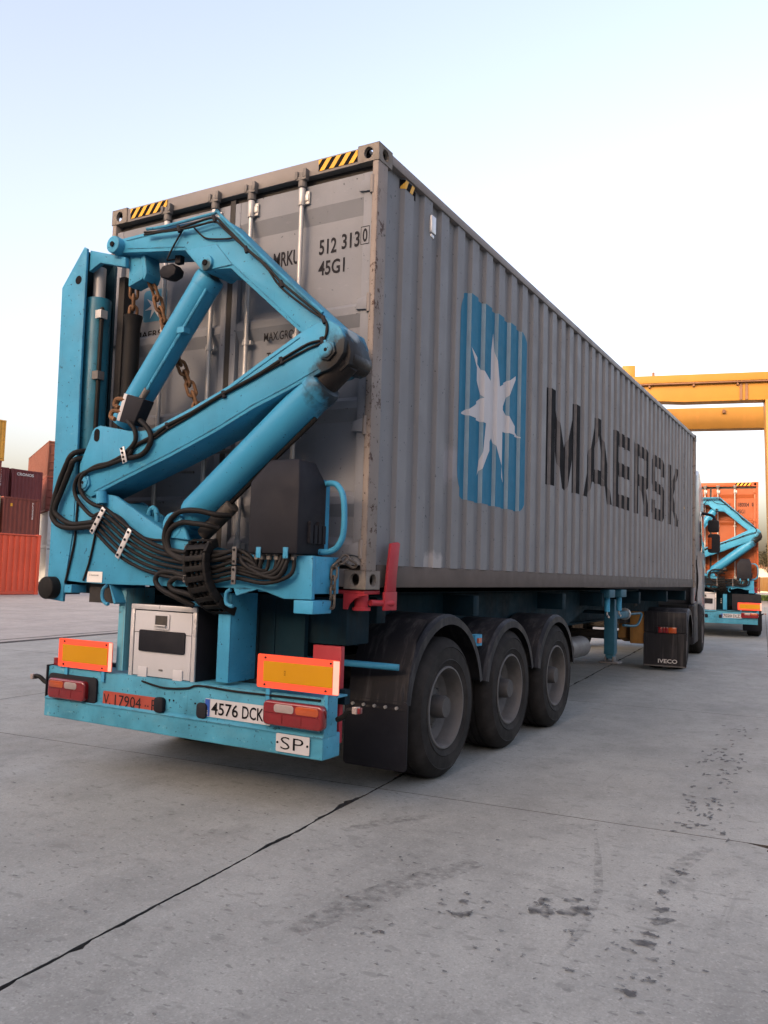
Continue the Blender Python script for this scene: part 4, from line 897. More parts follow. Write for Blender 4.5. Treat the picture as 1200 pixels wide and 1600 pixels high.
    # lower boom
    low = [(0.404, 2.363), (0.418, 2.40), (0.445, 2.425), (0.495, 2.437), (0.572, 2.424), (0.78, 2.383), (0.90, 2.376), (0.985, 2.382), (1.335, 2.503), (1.63, 2.618), (1.84, 2.73), (2.184, 2.902), (2.30, 2.95), (2.40, 2.95), (2.47, 2.905), (2.505, 2.83), (2.50, 2.75), (2.455, 2.69), (2.402, 2.657), (2.339, 2.643), (2.095, 2.547), (1.854, 2.462), (1.551, 2.33), (1.176, 2.189), (0.438, 1.935), (0.358, 1.968), (0.315, 2.06), (0.309, 2.166)]
    lb = MB().prism(low, FY-0.02, -0.16).build('lower_boom', 'boom', t, bevel=0.004)
    def pin(x, z, r, par, y=FY-0.02, hexn=6, m='boom'):
        p_ = MB().cyl((x, y-0.018, z), (x, y+0.01, z), r, n=hexn).build('boom_pin', m, par, bevel=0.003)
        MB().cyl((x, y-0.026, z), (x, y-0.01, z), r*0.72, n=24).build('pin_cap', m, p_, bevel=0.003)
        MB().cyl((x, y-0.0275, z), (x, y-0.02, z), r*0.18, n=10).build('pin_bore', 'ink', p_)
    pin(2.389, 2.77, 0.066, lb); pin(0.378, 2.036, 0.062, lb)
    MB().prism(rounded(0.442, 0.495, 2.325, 2.415, 0.026, 5), FY-0.0225, FY-0.02).build('boom_slot', 'ink', lb)
    # upper boom
    upp = [(0.555, 3.785), (1.084, 3.790), (1.442, 3.783), (1.485, 3.768), (1.509, 3.744), (1.989, 3.296), (2.351, 2.981), (2.44, 2.90), (2.505, 2.83), (2.525, 2.76), (2.515, 2.69), (2.46, 2.65), (2.30, 2.70), (2.252, 2.808), (2.162, 2.913), (1.582, 3.409), (1.424, 3.426), (1.34, 3.434), (1.251, 3.519), (1.183, 3.596), (0.547, 3.684)]
    ub = MB().prism(upp, FY+0.02, -0.17).build('upper_boom', 'boom', t, bevel=0.004)
    p_ = MB().cyl((0.537, FY-0.035, 3.731), (0.537, -0.14, 3.731), 0.062, n=28).build('boom_pin', 'crane', ub, bevel=0.006)
    MB().cyl((0.537, FY-0.045, 3.731), (0.537, FY-0.03, 3.731), 0.018, n=12).build('pin_bore', 'ink', p_)
    p_ = MB().cyl((1.387, FY-0.01, 3.469), (1.387, -0.15, 3.469), 0.054, n=28).build('boom_pin', 'boom', ub, bevel=0.006)
    MB().cyl((1.387, FY-0.018, 3.469), (1.387, FY-0.005, 3.469), 0.020, n=12).build('pin_bore', 'ink', p_)
    MB().tube([(0.83, FY-0.0, 3.80), (1.0, FY-0.0, 3.788), (1.44, FY+0.0, 3.795), (1.49, FY+0.0, 3.775), (1.98, FY+0.0, 3.318), (2.33, FY+0.0, 3.01)], 0.011, n=8, sub=3).build('boom_pipe', 'crane', ub)
    MB().prism([(1.183, 3.596), (1.25, 3.594), (1.455, 3.594), (1.60, 3.43), (1.424, 3.426), (1.34, 3.434)], FY+0.012, FY+0.0195).build('boom_cheek_plate', 'boom', ub, bevel=0.002)
    # weld seams along the box sections
    def seam(path, y, par):
        MB().tube([(x, y, z) for x, z in path], 0.0045, n=6, sub=1).build('weld_seam', 'boom', par)
    seam([(0.47, 1.975), (1.176, 2.217), (1.551, 2.358), (1.854, 2.49), (2.095, 2.575), (2.32, 2.665)], FY-0.021, lb)
    seam([(1.0, 2.36), (1.335, 2.477), (1.63, 2.590), (1.84, 2.70), (2.184, 2.872)], FY-0.021, lb)
    seam([(0.62, 3.705), (1.17, 3.622), (1.25, 3.545)], FY+0.019, ub); seam([(1.60, 3.43), (2.15, 2.955)], FY+0.019, ub); seam([(0.62, 3.762), (1.084, 3.766), (1.44, 3.758), (1.98, 3.27), (2.30, 2.99)], FY+0.019, ub)
    # dark knuckle at the elbow
    MB().cyl((2.45, -0.36, 2.735), (2.45, -0.15, 2.735), 0.078, n=28).build('elbow_knuckle', 'grease', ub, bevel=0.01)
    # hook block hanging from the upper boom end
    MB().prism([(0.585, 3.69), (0.71, 3.69), (0.745, 3.52), (0.72, 3.485), (0.59, 3.45)], -0.34, -0.22).build('hook_block', 'crane', ub, bevel=0.006)
    MB().prism([(0.705, 3.69), (0.745, 3.69), (0.775, 3.52), (0.75, 3.47), (0.735, 3.50)], -0.35, -0.21).build('hook_block_cheek', 'crane', ub, bevel=0.004)
    wl = MB().prism([(0.88, 3.52), (0.91, 3.555), (1.0, 3.56), (1.04, 3.52), (1.03, 3.475), (0.97, 3.455), (0.895, 3.475)], -0.34, -0.25).build('work_lamp', 'plastic', ub, bevel=0.012)
    MB().box(1.01, 1.06, -0.32, -0.28, 3.56, 3.64).build('lamp_bracket', 'plastic', wl)
    # upper cylinder
    a = Vector((1.306, -0.29, 3.414)); b = Vector((0.575, -0.29, 2.482)); d = (a-b).normalized()
    cA = MB().lathe([(0.0, -0.05), (0.040, -0.05), (0.055, -0.035), (0.094, -0.02), (0.100, 0.0), (0.100, 0.06), (0.097, 0.062), (0.097, 1.20)], a, -d, 32).build('lift_cylinder', 'cylinder', t, smooth=35)
    MB().cyl(a+d*0.02, Vector((1.387, -0.29, 3.469))+Vector((0.02, 0, 0.03)), 0.05, n=20).build('cylinder_rod', 'engine', cA)
    off = Vector((0.062, -0.058, -0.045))
    MB().tube([a-d*0.06+off*0.8, a-d*0.1+off*1.25, a-d*0.4+off*1.25, a-d*0.9+off*1.25, a-d*1.12+off*1.2], 0.012, n=8, sub=3).build('cylinder_pipe', 'crane', cA)
    q = a-d*0.38+off*1.2; MB().box(q.x-0.03, q.x+0.035, q.y-0.02, q.y+0.04, q.z-0.02, q.z+0.02).build('pipe_clamp', 'crane', cA)
    vb_ = MB().prism([(0.765, 2.635), (0.925, 2.585), (0.835, 2.415), (0.70, 2.45)], -0.46, -0.36).build('valve_block', 'plastic', cA, bevel=0.006)
    MB().prism([(0.73, 2.645), (0.762, 2.636), (0.698, 2.452), (0.668, 2.462)], -0.455, -0.37).build('valve_plate', 'white', vb_, bevel=0.003)
    for zz_ in (2.60, 2.52): MB().tube([(0.735-(2.60-zz_)*0.4, -0.44, zz_), (0.66-(2.60-zz_)*0.4, -0.45, zz_+0.01), (0.64-(2.60-zz_)*0.4, -0.45, zz_-0.03), (0.68-(2.60-zz_)*0.4, -0.45, zz_-0.05)], 0.016, n=8).build('hose_fitting', 'rust', vb_)
    MB().cyl(a-d*1.02+off*1.2, a-d*0.86+off*1.25, 0.022, n=10).build('pipe_fitting', 'keeper', cA)
    # lower cylinder
    a = Vector((2.40, -0.33, 2.68)); b = Vector((1.205, -0.33, 1.724)); d = (b-a).normalized()
    L_ = (b-a).length
    cB = MB().lathe([(0.0, 0.10), (0.045, 0.10), (0.112, 0.12), (0.122, 0.14), (0.122, 0.20), (0.117, 0.205), (0.117, L_-0.16), (0.108, L_-0.13), (0.06, L_-0.05), (0.0, L_-0.03)], a, d, 36).build('lift_cylinder', 'cylinder', t, smooth=35)
    MB().cyl(a-d*0.08, a+d*0.12, 0.085, n=18).build('cylinder_rod', 'grease', cB)
    MB().cyl((1.225, FY-0.03, 1.735), (1.225, -0.2, 1.735), 0.085, n=26).build('cylinder_eye', 'crane', cB, bevel=0.008)
    MB().cyl((1.225, FY-0.04, 1.735), (1.225, FY-0.025, 1.735), 0.028, n=14).build('pin_bore', 'ink', cB)
    MB().prism([(1.16, 1.66), (1.20, 1.79), (1.29, 1.80), (1.37, 1.64)], FY-0.026, FY-0.001).build('cylinder_lug', 'crane', bs, bevel=0.003)
    n_ = Vector((d.z, 0, -d.x)); n_ = -n_ if n_.z > 0 else n_
    MB().tube([a+d*0.3+n_*0.13, a+d*0.9+n_*0.125, b-d*0.2+n_*0.13], 0.016, n=8, sub=3).build('cylinder_pipe', 'hose', cB)
    q0 = b-d*0.42+n_*0.15; q1 = b-d*0.12+n_*0.15
    MB().cyl(q0, q1, 0.05, n=14).build('check_valve', 'engine', cB, bevel=0.006)
    # valve hood with chamfered top
    x0, x1, z0, z1, zt_ = 1.895, 2.262, 1.56, 1.995, 2.135; y0, y1 = -0.50, -0.20
    V = [(x0, y0, z0), (x1, y0, z0), (x1, y1, z0), (x0, y1, z0), (x0, y0, z1), (x1, y0, z1), (x1, y1, z1), (x0, y1, z1),
         (x0+0.10, y0+0.06, zt_), (x1-0.05, y0+0.06, zt_), (x1-0.05, y1-0.06, zt_), (x0+0.10, y1-0.06, zt_)]
    hood = MB().add(V, [(0, 3, 2, 1), (0, 1, 5, 4), (1, 2, 6, 5), (2, 3, 7, 6), (3, 0, 4, 7), (4, 5, 9, 8), (5, 6, 10, 9), (6, 7, 11, 10), (7, 4, 8, 11), (8, 9, 10, 11)]).build('valve_hood', 'plastic', t, bevel=0.018)
    MB().box(2.215, 2.235, -0.21, -0.13, 1.57, 2.03).build('hood_side_frame', 'crane', hood)
    for xx in (1.985, 2.185): MB().box(xx-0.018, xx+0.018, -0.508, -0.501, 1.535, 1.60).build('hood_tab', 'crane', hood, bevel=0.002)
    for k in range(4): MB().box(2.263, 2.285, -0.40+0.045*k, -0.37+0.045*k, 1.63, 1.76-0.02*(k % 2)).build('valve_lever', 'plastic', hood)
    MB().tube([(2.239, -0.20, 2.0), (2.30, -0.22, 2.005), (2.365, -0.24, 1.985), (2.415, -0.25, 1.90), (2.422, -0.25, 1.71), (2.385, -0.25, 1.62), (2.32, -0.25, 1.585), (2.225, -0.27, 1.585)], 0.0185, n=12).build('grab_handle', 'crane', t)
    # hoses
    def hose(path, r=0.0195, y=-0.465, m='hose', name='hydraulic_hose'):
        return MB().tube([(p[0], p[2] if len(p) > 2 else y, p[1]) for p in path], r, n=10, sub=5).build(name, m, t)
    hose([(0.33, 2.28, -0.33), (0.276, 2.249), (0.191, 2.151), (0.117, 1.992), (0.081, 1.854), (0.087, 1.794), (0.152, 1.739), (0.288, 1.716), (0.519, 1.729), (0.56, 1.735)])
    hose([(0.34, 2.22, -0.33), (0.293, 2.202), (0.24, 2.127), (0.171, 1.991), (0.113, 1.877), (0.126, 1.813), (0.286, 1.745), (0.497, 1.755), (0.57, 1.76)])
    c1 = [(0.632+(0.528-0.632)*k/5, 1.842+(1.690-1.842)*k/5) for k in range(6)]
    c2 = [(0.890+(0.788-0.890)*k/5, 1.697+(1.523-1.697)*k/5) for k in range(6)]
    b1 = [(1.40, 1.555-0.034*k) for k in range(6)]
    b2 = [(1.785, 1.578-0.034*k) for k in range(6)]
    ends = [(1.93, 1.555), (1.97, 1.555), (2.02, 1.555), (2.08, 1.555), (2.14, 1.555), (2.20, 1.555)]
    heads = [[(0.86, 2.30, -0.46), (0.797, 2.226), (0.636, 2.165), (0.50, 2.145), (0.385, 2.09), (0.350, 2.023), (0.395, 1.941), (0.488, 1.885)],
             [(0.84, 2.25, -0.46), (0.797, 2.196), (0.622, 2.15), (0.466, 2.125), (0.341, 2.085), (0.301, 2.023), (0.314, 1.945), (0.392, 1.865), (0.50, 1.80)],
             [(0.50, 1.775)], [(0.50, 1.76)], [(0.46, 1.74)], [(0.46, 1.715)]]
    for k in range(6):
        mid = ((c2[k][0]+b1[k][0])/2-0.02, (c2[k][1]+b1[k][1])/2-0.028)
        dip = [((1.785+ends[k][0])/2+0.04, 1.535-0.030*k, -0.462-0.010*(k % 3)), (ends[k][0]-0.01+0.01*(k > 3), 1.475-0.006*k, -0.452-0.008*(k % 2))]
        if k < 2:
            hose(heads[k]+[c1[k], c2[k], mid, b1[k], (1.6, 1.54-0.028*k), b2[k]]+dip+[(ends[k][0], ends[k][1]+0.02, -0.44)], 0.0145)
        else:
            hose(heads[k]+[c1[k], c2[k], mid, b1[k], (1.6, 1.53-0.03*k), b2[k]]+dip+[(ends[k][0], ends[k][1]+0.02, -0.44)], 0.0122)
    for ex, ez in ends: MB().cyl((ex, -0.445, ez-0.03), (ex, -0.44, ez+0.012), 0.019, n=8).build('hose_ferrule', 'keeper', t)
    for k in range(3):   # short lines between the clamps and the hood
        hose([(1.40, 1.56-0.05*k), (1.6, 1.565-0.05*k, -0.455), (1.785, 1.565-0.052*k, -0.455), (1.86+0.05*k, 1.50-0.03*k, -0.49), (1.98+0.06*k, 1.44-0.012*k, -0.485), (2.10+0.03*k, 1.47, -0.48), (2.13+0.025*k, 1.58, -0.45)], 0.0135, y=-0.45)
    hose([(1.60, 1.715, -0.42), (1.542, 1.732), (1.43, 1.745), (1.326, 1.750), (1.235, 1.71), (1.207, 1.63), (1.26, 1.55), (1.40, 1.515)], 0.018)
    hose([(1.66, 1.80, -0.38), (1.60, 1.80, -0.45), (1.456, 1.826), (1.31, 1.82), (1.22, 1.758), (1.185, 1.66), (1.22, 1.57), (1.31, 1.52), (1.40, 1.50)], 0.018, y=-0.47)
    hose([(1.42, 1.40), (1.34, 1.412), (1.263, 1.431), (1.163, 1.425), (1.12, 1.381), (1.158, 1.328), (1.273, 1.283), (1.40, 1.22, -0.40)], 0.018)
    hose([(1.42, 1.375), (1.35, 1.395), (1.293, 1.395), (1.246, 1.356), (1.282, 1.316), (1.408, 1.295), (1.50, 1.25, -0.42)], 0.018)
    hose([(0.76, 2.46, -0.44), (0.81, 2.43), (0.86, 2.38), (0.872, 2.305), (0.82, 2.25), (0.76, 2.215)], 0.016)
    hose([(0.87, 2.45, -0.43), (0.94, 2.42), (1.00, 2.36), (1.015, 2.295), (0.963, 2.223), (0.88, 2.195), (0.78, 2.19)], 0.018)
    # thin control cables along the booms
    cab_ = [(0.837, 3.765), (0.987, 3.745), (1.161, 3.737), (1.30, 3.748), (1.468, 3.750), (1.563, 3.672), (1.746, 3.498), (1.90, 3.37), (2.035, 3.232), (2.234, 3.071), (2.36, 2.965), (2.385, 2.892), (2.355, 2.839), (2.246, 2.822), (2.059, 2.748), (1.867, 2.664), (1.615, 2.575), (1.353, 2.47), (1.144, 2.40), (1.022, 2.338), (0.878, 2.285), (0.792, 2.232)]
    hose(cab_, 0.008, y=-0.448, name='control_cable'); hose([(x+0.006*math.sin(i*2.1), z-0.018+0.012*math.sin(i*1.3)) for i, (x, z) in enumerate(cab_)], 0.007, y=-0.449, name='control_cable')
    hose([(x, z-0.005) for x, z in cab_[14:]], 0.013, y=-0.452, name='control_cable')
    hose([(1.161, 3.737), (1.10, 3.66), (1.044, 3.576), (1.05, 3.54, -0.43), (1.05, 3.57, -0.36)], 0.006, y=-0.415, name='control_cable')
    hose([(1.26, 3.735), (1.33, 3.67), (1.392, 3.635), (1.557, 3.605), (1.62, 3.607)], 0.006, y=-0.415, name='control_cable')
    hose([(0.298, 1.921), (0.293, 1.739), (0.285, 1.604), (0.235, 1.40), (0.215, 1.33)], 0.008, y=-0.43, name='control_cable')
    hose([(0.52, 1.83), (0.49, 1.65), (0.45, 1.48), (0.40, 1.35)], 0.008, y=-0.43, name='control_cable')
    hose([(0.62, 1.83), (0.74, 1.79), (0.86, 1.70), (0.95, 1.66), (1.05, 1.64), (1.20, 1.635)], 0.009, y=-0.44, name='control_cable')
    for i in range(2, 20, 2):
        x, z = cab_[i]; MB().cyl((x-0.008, -0.45, z+0.012), (x+0.008, -0.45, z-0.03), 0.014, n=8).build('cable_tie', 'plastic', t)
    # hose clamps
    for (p, q) in (((0.637, 1.85), (0.525, 1.68)), ((0.895, 1.705), (0.785, 1.515)), ((0.777, 2.262), (0.814, 2.155))):
        P0, Q0 = Vector(p), Vector(q); dd = (Q0-P0).normalized(); nn = Vector((-dd.y, dd.x))*0.020
        cl = MB().prism([tuple(P0+nn), tuple(Q0+nn), tuple(Q0-nn), tuple(P0-nn)], -0.496, -0.487).build('hose_clamp', 'whitetrim', t, bevel=0.002)
        for f in (0.1, 0.36, 0.64, 0.9):
            c_ = P0.lerp(Q0, f); MB().cyl((c_.x, -0.503, c_.y), (c_.x, -0.494, c_.y), 0.0085, n=8).build('clamp_bolt', 'ink', cl)
    for xx, y_ in ((1.41, -0.502), (1.80, -0.502)):
        for z0_, z1_ in ((1.49, 1.60), (1.37, 1.48)):
            cl = MB().box(xx-0.016, xx+0.016, y_-0.004, y_+0.006, z0_, z1_).build('hose_clamp', 'keeper' if xx < 1.5 else 'rim', t, bevel=0.002)
            for zq in (z0_+0.02, z1_-0.02): MB().cyl((xx, y_-0.009, zq), (xx, y_-0.003, zq), 0.008, n=8).build('clamp_bolt', 'ink', cl)
    # cable drag chain hanging over the base
    path = [(1.500, 1.625, -0.42), (1.505, 1.605, -0.48), (1.510, 1.55, -0.52), (1.515, 1.49, -0.525), (1.522, 1.43, -0.52), (1.532, 1.37, -0.505), (1.545, 1.31, -0.475), (1.56, 1.26, -0.43), (1.57, 1.22, -0.37), (1.58, 1.19, -0.30)]
    P = [Vector((x, y, z)) for x, z, y in path]
    dc = D.objects.new('drag_chain', None); COL.objects.link(dc); dc.parent = t
    for i in range(len(P)-1):
        m0 = (P[i]+P[i+1])/2; dz = (P[i+1]-P[i]); l_ = dz.length; dz.normalize(); xx = X-(dz*X.dot(dz)); xx.normalize(); yy = dz.cross(xx)
        Mx = Matrix((xx, yy, dz)).transposed().to_4x4(); Mx.translation = m0
        mb = MB().box(-0.092, -0.070, -0.028, 0.028, -l_*0.5, l_*0.55).box(0.070, 0.092, -0.028, 0.028, -l_*0.5, l_*0.55).box(-0.07, 0.07, -0.028, -0.020, -l_*0.28, l_*0.28).box(-0.07, 0.07, 0.020, 0.028, -l_*0.28, l_*0.28)
        for q in (-0.04, 0.0, 0.04): mb.cyl((q, 0, -l_*0.5), (q, 0, l_*0.5), 0.012, n=6)
        mb.move(Mx).build('chain_link', 'rubber', dc, bevel=0.003)
    bx('pump_coupling', 'crane', t, 1.33, 1.40, -0.36, -0.30, 1.215, 1.245, bevel=0.004)
    return t
crane1 = build_crane('large blue folded lifting crane at the back of the near trailer')

# lifting chains -----------------------------------------------------------
def link_mesh(m):
    R, r, st = 0.021, 0.0085, 0.022; V = []; F = []; N, K = 16, 7; pts = []
    for i in range(N):
        a = 2*math.pi*i/N; pts.append(Vector((R*math.cos(a), 0, R*math.sin(a)+(st if math.sin(a) > 0 else -st))))
    mb = MB()
    for i in range(N):
        tg = (pts[(i+1) % N]-pts[i-1]).normalized(); a = Vector((0, 1, 0)); b = tg.cross(a)
        for k in range(K):
            q = 2*math.pi*k/K; V.append(pts[i]+a*math.cos(q)*r+b*math.sin(q)*r)
    for i in range(N):
        for k in range(K): F.append((i*K+k, ((i+1) % N)*K+k, ((i+1) % N)*K+(k+1) % K, i*K+(k+1) % K))
    me_ = MB().add(V, F).mesh('chain_link', smooth=60); me_.materials.append(MAT[m]); return me_
LM = {'rust': link_mesh('rust'), 'chain': link_mesh('chain')}
def chain(label, path, m='rust', scale=1.0, sleeve=None):
    P = [Vector(p) for p in path]; base_ = P[-1]
    t = thing('lifting_chain', label, 'chain', base_, group='chains hanging at the rear')
    step = 0.062*scale; seg = []; acc = 0
    tot = [0]
    for i in range(len(P)-1): tot.append(tot[-1]+(P[i+1]-P[i]).length)
    n = int(tot[-1]/step)
    for k in range(n+1):
        s_ = k*step; i = max(j for j in range(len(tot)-1) if tot[j] <= s_+1e-9); f = (s_-tot[i])/(tot[i+1]-tot[i]); c = P[i].lerp(P[i+1], min(1, f)); d = (P[i+1]-P[i]).normalized()
        o = D.objects.new('chain_link', LM[m]); COL.objects.link(o); o.parent = t
        q = d.to_track_quat('Z', 'Y').to_matrix().to_4x4() @ Matrix.Rotation(rad(45+90*(k % 2)+random.uniform(-12, 12)), 4, 'Z') @ Matrix.Scale(scale, 4)
        q.translation = c-base_; o.matrix_local = q
    if sleeve:
        a, b, r = sleeve; a, b = Vector(a)-base_, Vector(b)-base_
        mb = MB().lathe([(r*0.85, 0), (r*1.25, 0.004), (r*1.1, 0.05), (r, 0.1), (r*1.04, (b-a).length*0.5), (r, (b-a).length)], a, (b-a), 14)
        mb.build('rubber_sleeve', 'rubber', t, smooth=60)
    return t
chain('rusty chain dropping into a black rubber sleeve beside the mast', [(0.575, -0.27, 3.44), (0.578, -0.27, 3.27), (0.572, -0.26, 3.05)], scale=1.3, sleeve=((0.580, -0.27, 3.262), (0.555, -0.25, 2.25), 0.055))
chain('long rusty chain slanting behind the upper blue cylinder', [(0.72, -0.25, 3.50), (0.765, -0.22, 3.36), (0.835, -0.18, 3.12), (0.955, -0.16, 2.90), (1.05, -0.15, 2.72), (1.15, -0.15, 2.52)], scale=1.4)
chain('short dark chain with bright hook beside the red lock', [(2.385, -0.10, 1.52), (2.36, -0.14, 1.545), (2.335, -0.20, 1.50), (2.340, -0.22, 1.40), (2.345, -0.23, 1.30), (2.350, -0.24, 1.225)], 'chain', 0.95)

# ------------------------------------------------------------------ tractor unit
def build_tractor():
    ox = 0.10
    t = thing('tractor_unit', 'silver white truck cab pulling the near trailer', 'truck', (ox, 9.4, 0), rad(4.5))
    y = lambda v: v-9.4
    for x in (0.85, 1.6): MB().box(x-0.04, x+0.04, y(9.5), y(14.6), 0.75, 1.0).build('frame_rail', 'engine', t)
    for yy, dual in ((10.25, True), (13.75, False)):
        wheel(t, 2.53, y(yy), 1, width=0.31); wheel(t, -0.09, y(yy), -1, width=0.31)
        if dual: wheel(t, 2.20, y(yy), 1, width=0.29); wheel(t, 0.24, y(yy), -1, width=0.29)
        MB().cyl((0.1, y(yy), 0.505), (2.3, y(yy), 0.505), 0.08, n=14).build('axle', 'engine', t)
    for s_, x0, x1 in ((1, 1.93, 2.60), (-1, -0.16, 0.50)):
        mb = MB(); n = 16; V = []; F = []
        for i in range(n+1):
            a = rad(5+170*i/n); q = 0.56
            for x, e in ((x0, -0.02), (x0+0.01, 0), (x1-0.03, 0), (x1, -0.03), (x1, -0.10)): V.append((x, y(10.25)-(q+e)*math.cos(a), 0.46+(q+e)*math.sin(a)))
        for i in range(n):
            for j in range(4): F.append((i*5+j, (i+1)*5+j, (i+1)*5+j+1, i*5+j+1))
        MB().add(V, F).build('mudguard', 'fender', t, smooth=40)
        fl = MB().prism(rounded(x0, x1, 0.075, 0.62, 0.02), y(9.60), y(9.612)).build('mud_flap', 'fender', t)
        flat_poly('flap_bar', [R4(x0+0.01, 0.08, x1-0.01, 0.095)], fl, 'keeper', lambda x, z: (x, y(9.598), z))
        if s_ > 0:
            flat_text('flap_lettering', 'IVECO', fl, 'whitetrim', (2.16, y(9.597), 0.135), X, Z, 0.30, 0.065, 0.02)
            MB().box(x0, x1, y(9.615), y(9.70), 0.62, 0.97).build('mudguard_rear_sheet', 'fender', t, bevel=0.02)
            tl = MB().box(2.12, 2.46, y(9.58), y(9.613), 0.615, 0.725).build('tail_light', 'plastic', t, bevel=0.006)
            for a, b, mm in ((2.13, 2.16, 'plastic'), (2.165, 2.23, 'lampred'), (2.235, 2.27, 'lampred'), (2.275, 2.32, 'lampred'), (2.325, 2.45, 'lampamber')):
                MB().box(a, b, y(9.565), y(9.578), 0.625, 0.715).build('lens', mm, tl, bevel=0.004)
    MB().box(0.7, 1.75, y(9.9), y(10.9), 1.02, 1.12).build('fifth_wheel', 'engine', t, bevel=0.02)
    MB().prism([(y(9.7), 0.5), (y(9.9), 0.95), (y(10.5), 0.95), (y(10.3), 0.4)], 1.5, 1.62, 'x').build('suspension_bracket', 'springbrake', t, bevel=0.01)
    MB().box(1.70, 1.95, y(9.65), y(9.72), 0.42, 0.95).build('rear_cross_bracket', 'springbrake', t, bevel=0.02)
    MB().cyl((2.2, y(11.2), 0.68), (2.2, y(12.6), 0.68), 0.28, n=24).build('fuel_tank', 'rim', t, bevel=0.03)
    MB().prism([(y(12.2), 0.28), (y(12.2), 1.02), (y(13.0), 1.10), (y(13.15), 0.28)], 2.38, 2.50, 'x').build('side_skirt', 'fender', t, bevel=0.03)
    # cab
    pr = [(y(12.75), 1.0), (y(12.75), 3.2), (y(12.95), 3.65), (y(13.6), 3.80), (y(14.6), 3.45), (y(14.95), 2.9), (y(15.15), 2.0), (y(15.2), 0.45), (y(14.4), 0.45), (y(14.3), 1.0)]
    cb = MB().prism(pr, 0.0, 2.48, 'x').build('cab', 'cabwhite', t, bevel=0.07, seg=3)
    MB().prism([(y(13.75), 2.1), (y(13.75), 2.95), (y(14.5), 2.95), (y(14.85), 2.1)], 2.470, 2.487, 'x').build('side_window', 'glass', cb, bevel=0.004)
    MB().prism([(y(14.985), 2.0), (y(14.66), 2.95), (y(14.675), 2.96), (y(15.17), 2.02)], 0.15, 2.33, 'x').build('windscreen', 'glass', cb)
    MB().prism([(y(12.35), 1.05), (y(12.35), 3.05), (y(12.80), 3.25), (y(12.80), 1.05)], 2.42, 2.48, 'x').build('side_deflector', 'cabwhite', cb, bevel=0.02)
    MB().prism([(y(12.9), 1.0), (y(12.9), 1.9), (y(13.0), 2.0), (y(13.1), 1.0)], 2.482, 2.492, 'x').build('door_seam', 'gasket', cb)
    ml = MB().tube([(2.45, y(14.3), 2.95), (2.68, y(14.35), 2.90), (2.74, y(14.35), 2.80)], 0.03, n=8).build('mirror_arm', 'plastic', t)
    MB().prism(rounded(2.60, 2.84, 2.10, 2.50, 0.05), y(14.22), y(14.40)).build('mirror', 'plastic', ml, bevel=0.02)
    MB().prism(rounded(2.60, 2.82, 2.54, 2.80, 0.05), y(14.22), y(14.40)).build('mirror', 'plastic', ml, bevel=0.02)
    MB().box(2.61, 2.68, y(14.205), y(14.218), 2.18, 2.42).build('mirror_glass', 'lampamber', ml)
    MB().tube([(2.50, y(12.6), 1.9), (2.54, y(12.5), 1.5), (2.50, y(12.5), 1.1)], 0.015, n=8).build('air_line', 'hose', t)
    return t
tractor = build_tractor()

# ------------------------------------------------------------------ second truck ahead in the same lane
OFF = Vector((0.32, 20.1, 0))
trailer2 = build_trailer('distant blue sideloader trailer under the orange container ahead', True); trailer2.location = OFF; trailer2.rotation_euler = (0, 0, rad(5.5))
crane2 = copy_tree(crane1); crane2.location = OFF; crane2.rotation_euler = (0, 0, rad(5.5)); crane2['label'] = 'smaller distant blue folded crane in front of the orange container doors'
box2, _ = container('shipping_container', 'orange shipping container on the trailer ahead, only its door end visible', OFF+Vector((0, 0, ZC)), 12.192, 'orange2', 'orange2', 'orange2d', 'orange2d', 'orange2d', 'orange2d', rad(5.5))
hazard(box2, 1.85, 2.25, CH-0.100, CH-0.022, 0.003, 4)
flat_text('owner_code', 'HLBU', box2, 'inkdoor', (1.50, YT, 2.205), X, Z, 0.22, 0.115, 0.02)
flat_text('serial_number', '180004', box2, 'inkdoor', (1.92, YT, 2.215), X, Z, 0.28, 0.115, 0.02)
flat_text('check_digit', '0', box2, 'inkdoor', (2.27, 0.0165, 2.225), X, Z, 0.04, 0.10, 0.02)
flat_text('size_code', '45G1', box2, 'inkdoor', (1.90, YT, 2.03), X, Z, 0.20, 0.11, 0.02)
MB().prism([(2.13, 0.80), (2.30, 0.80), (2.215, 0.93)], -0.372, -0.366).build('warning_triangle', 'lampred', trailer2)
bx('rear_light_panel', 'plastic', trailer2, 1.78, 2.50, -0.364, -0.34, 0.73, 1.18, bevel=0.01)

# ------------------------------------------------------------------ unseen shed added behind the camera to shade the truck
ts = thing('added_shade_shed', 'long unseen shed added behind the camera to block low light', 'building', (-5, -35, 0))
bx('wall', 'shed', ts, -65, 60, -14, 0, 0, 14.6); bx('roof', 'gantrydark', ts, -65.6, 60.6, -14.6, 0.6, 14.6, 15.0)
for k in range(10): bx('shutter_door', 'rail', ts, -60+12*k, -54+12*k, 0.003, 0.08, 0, 5.2)

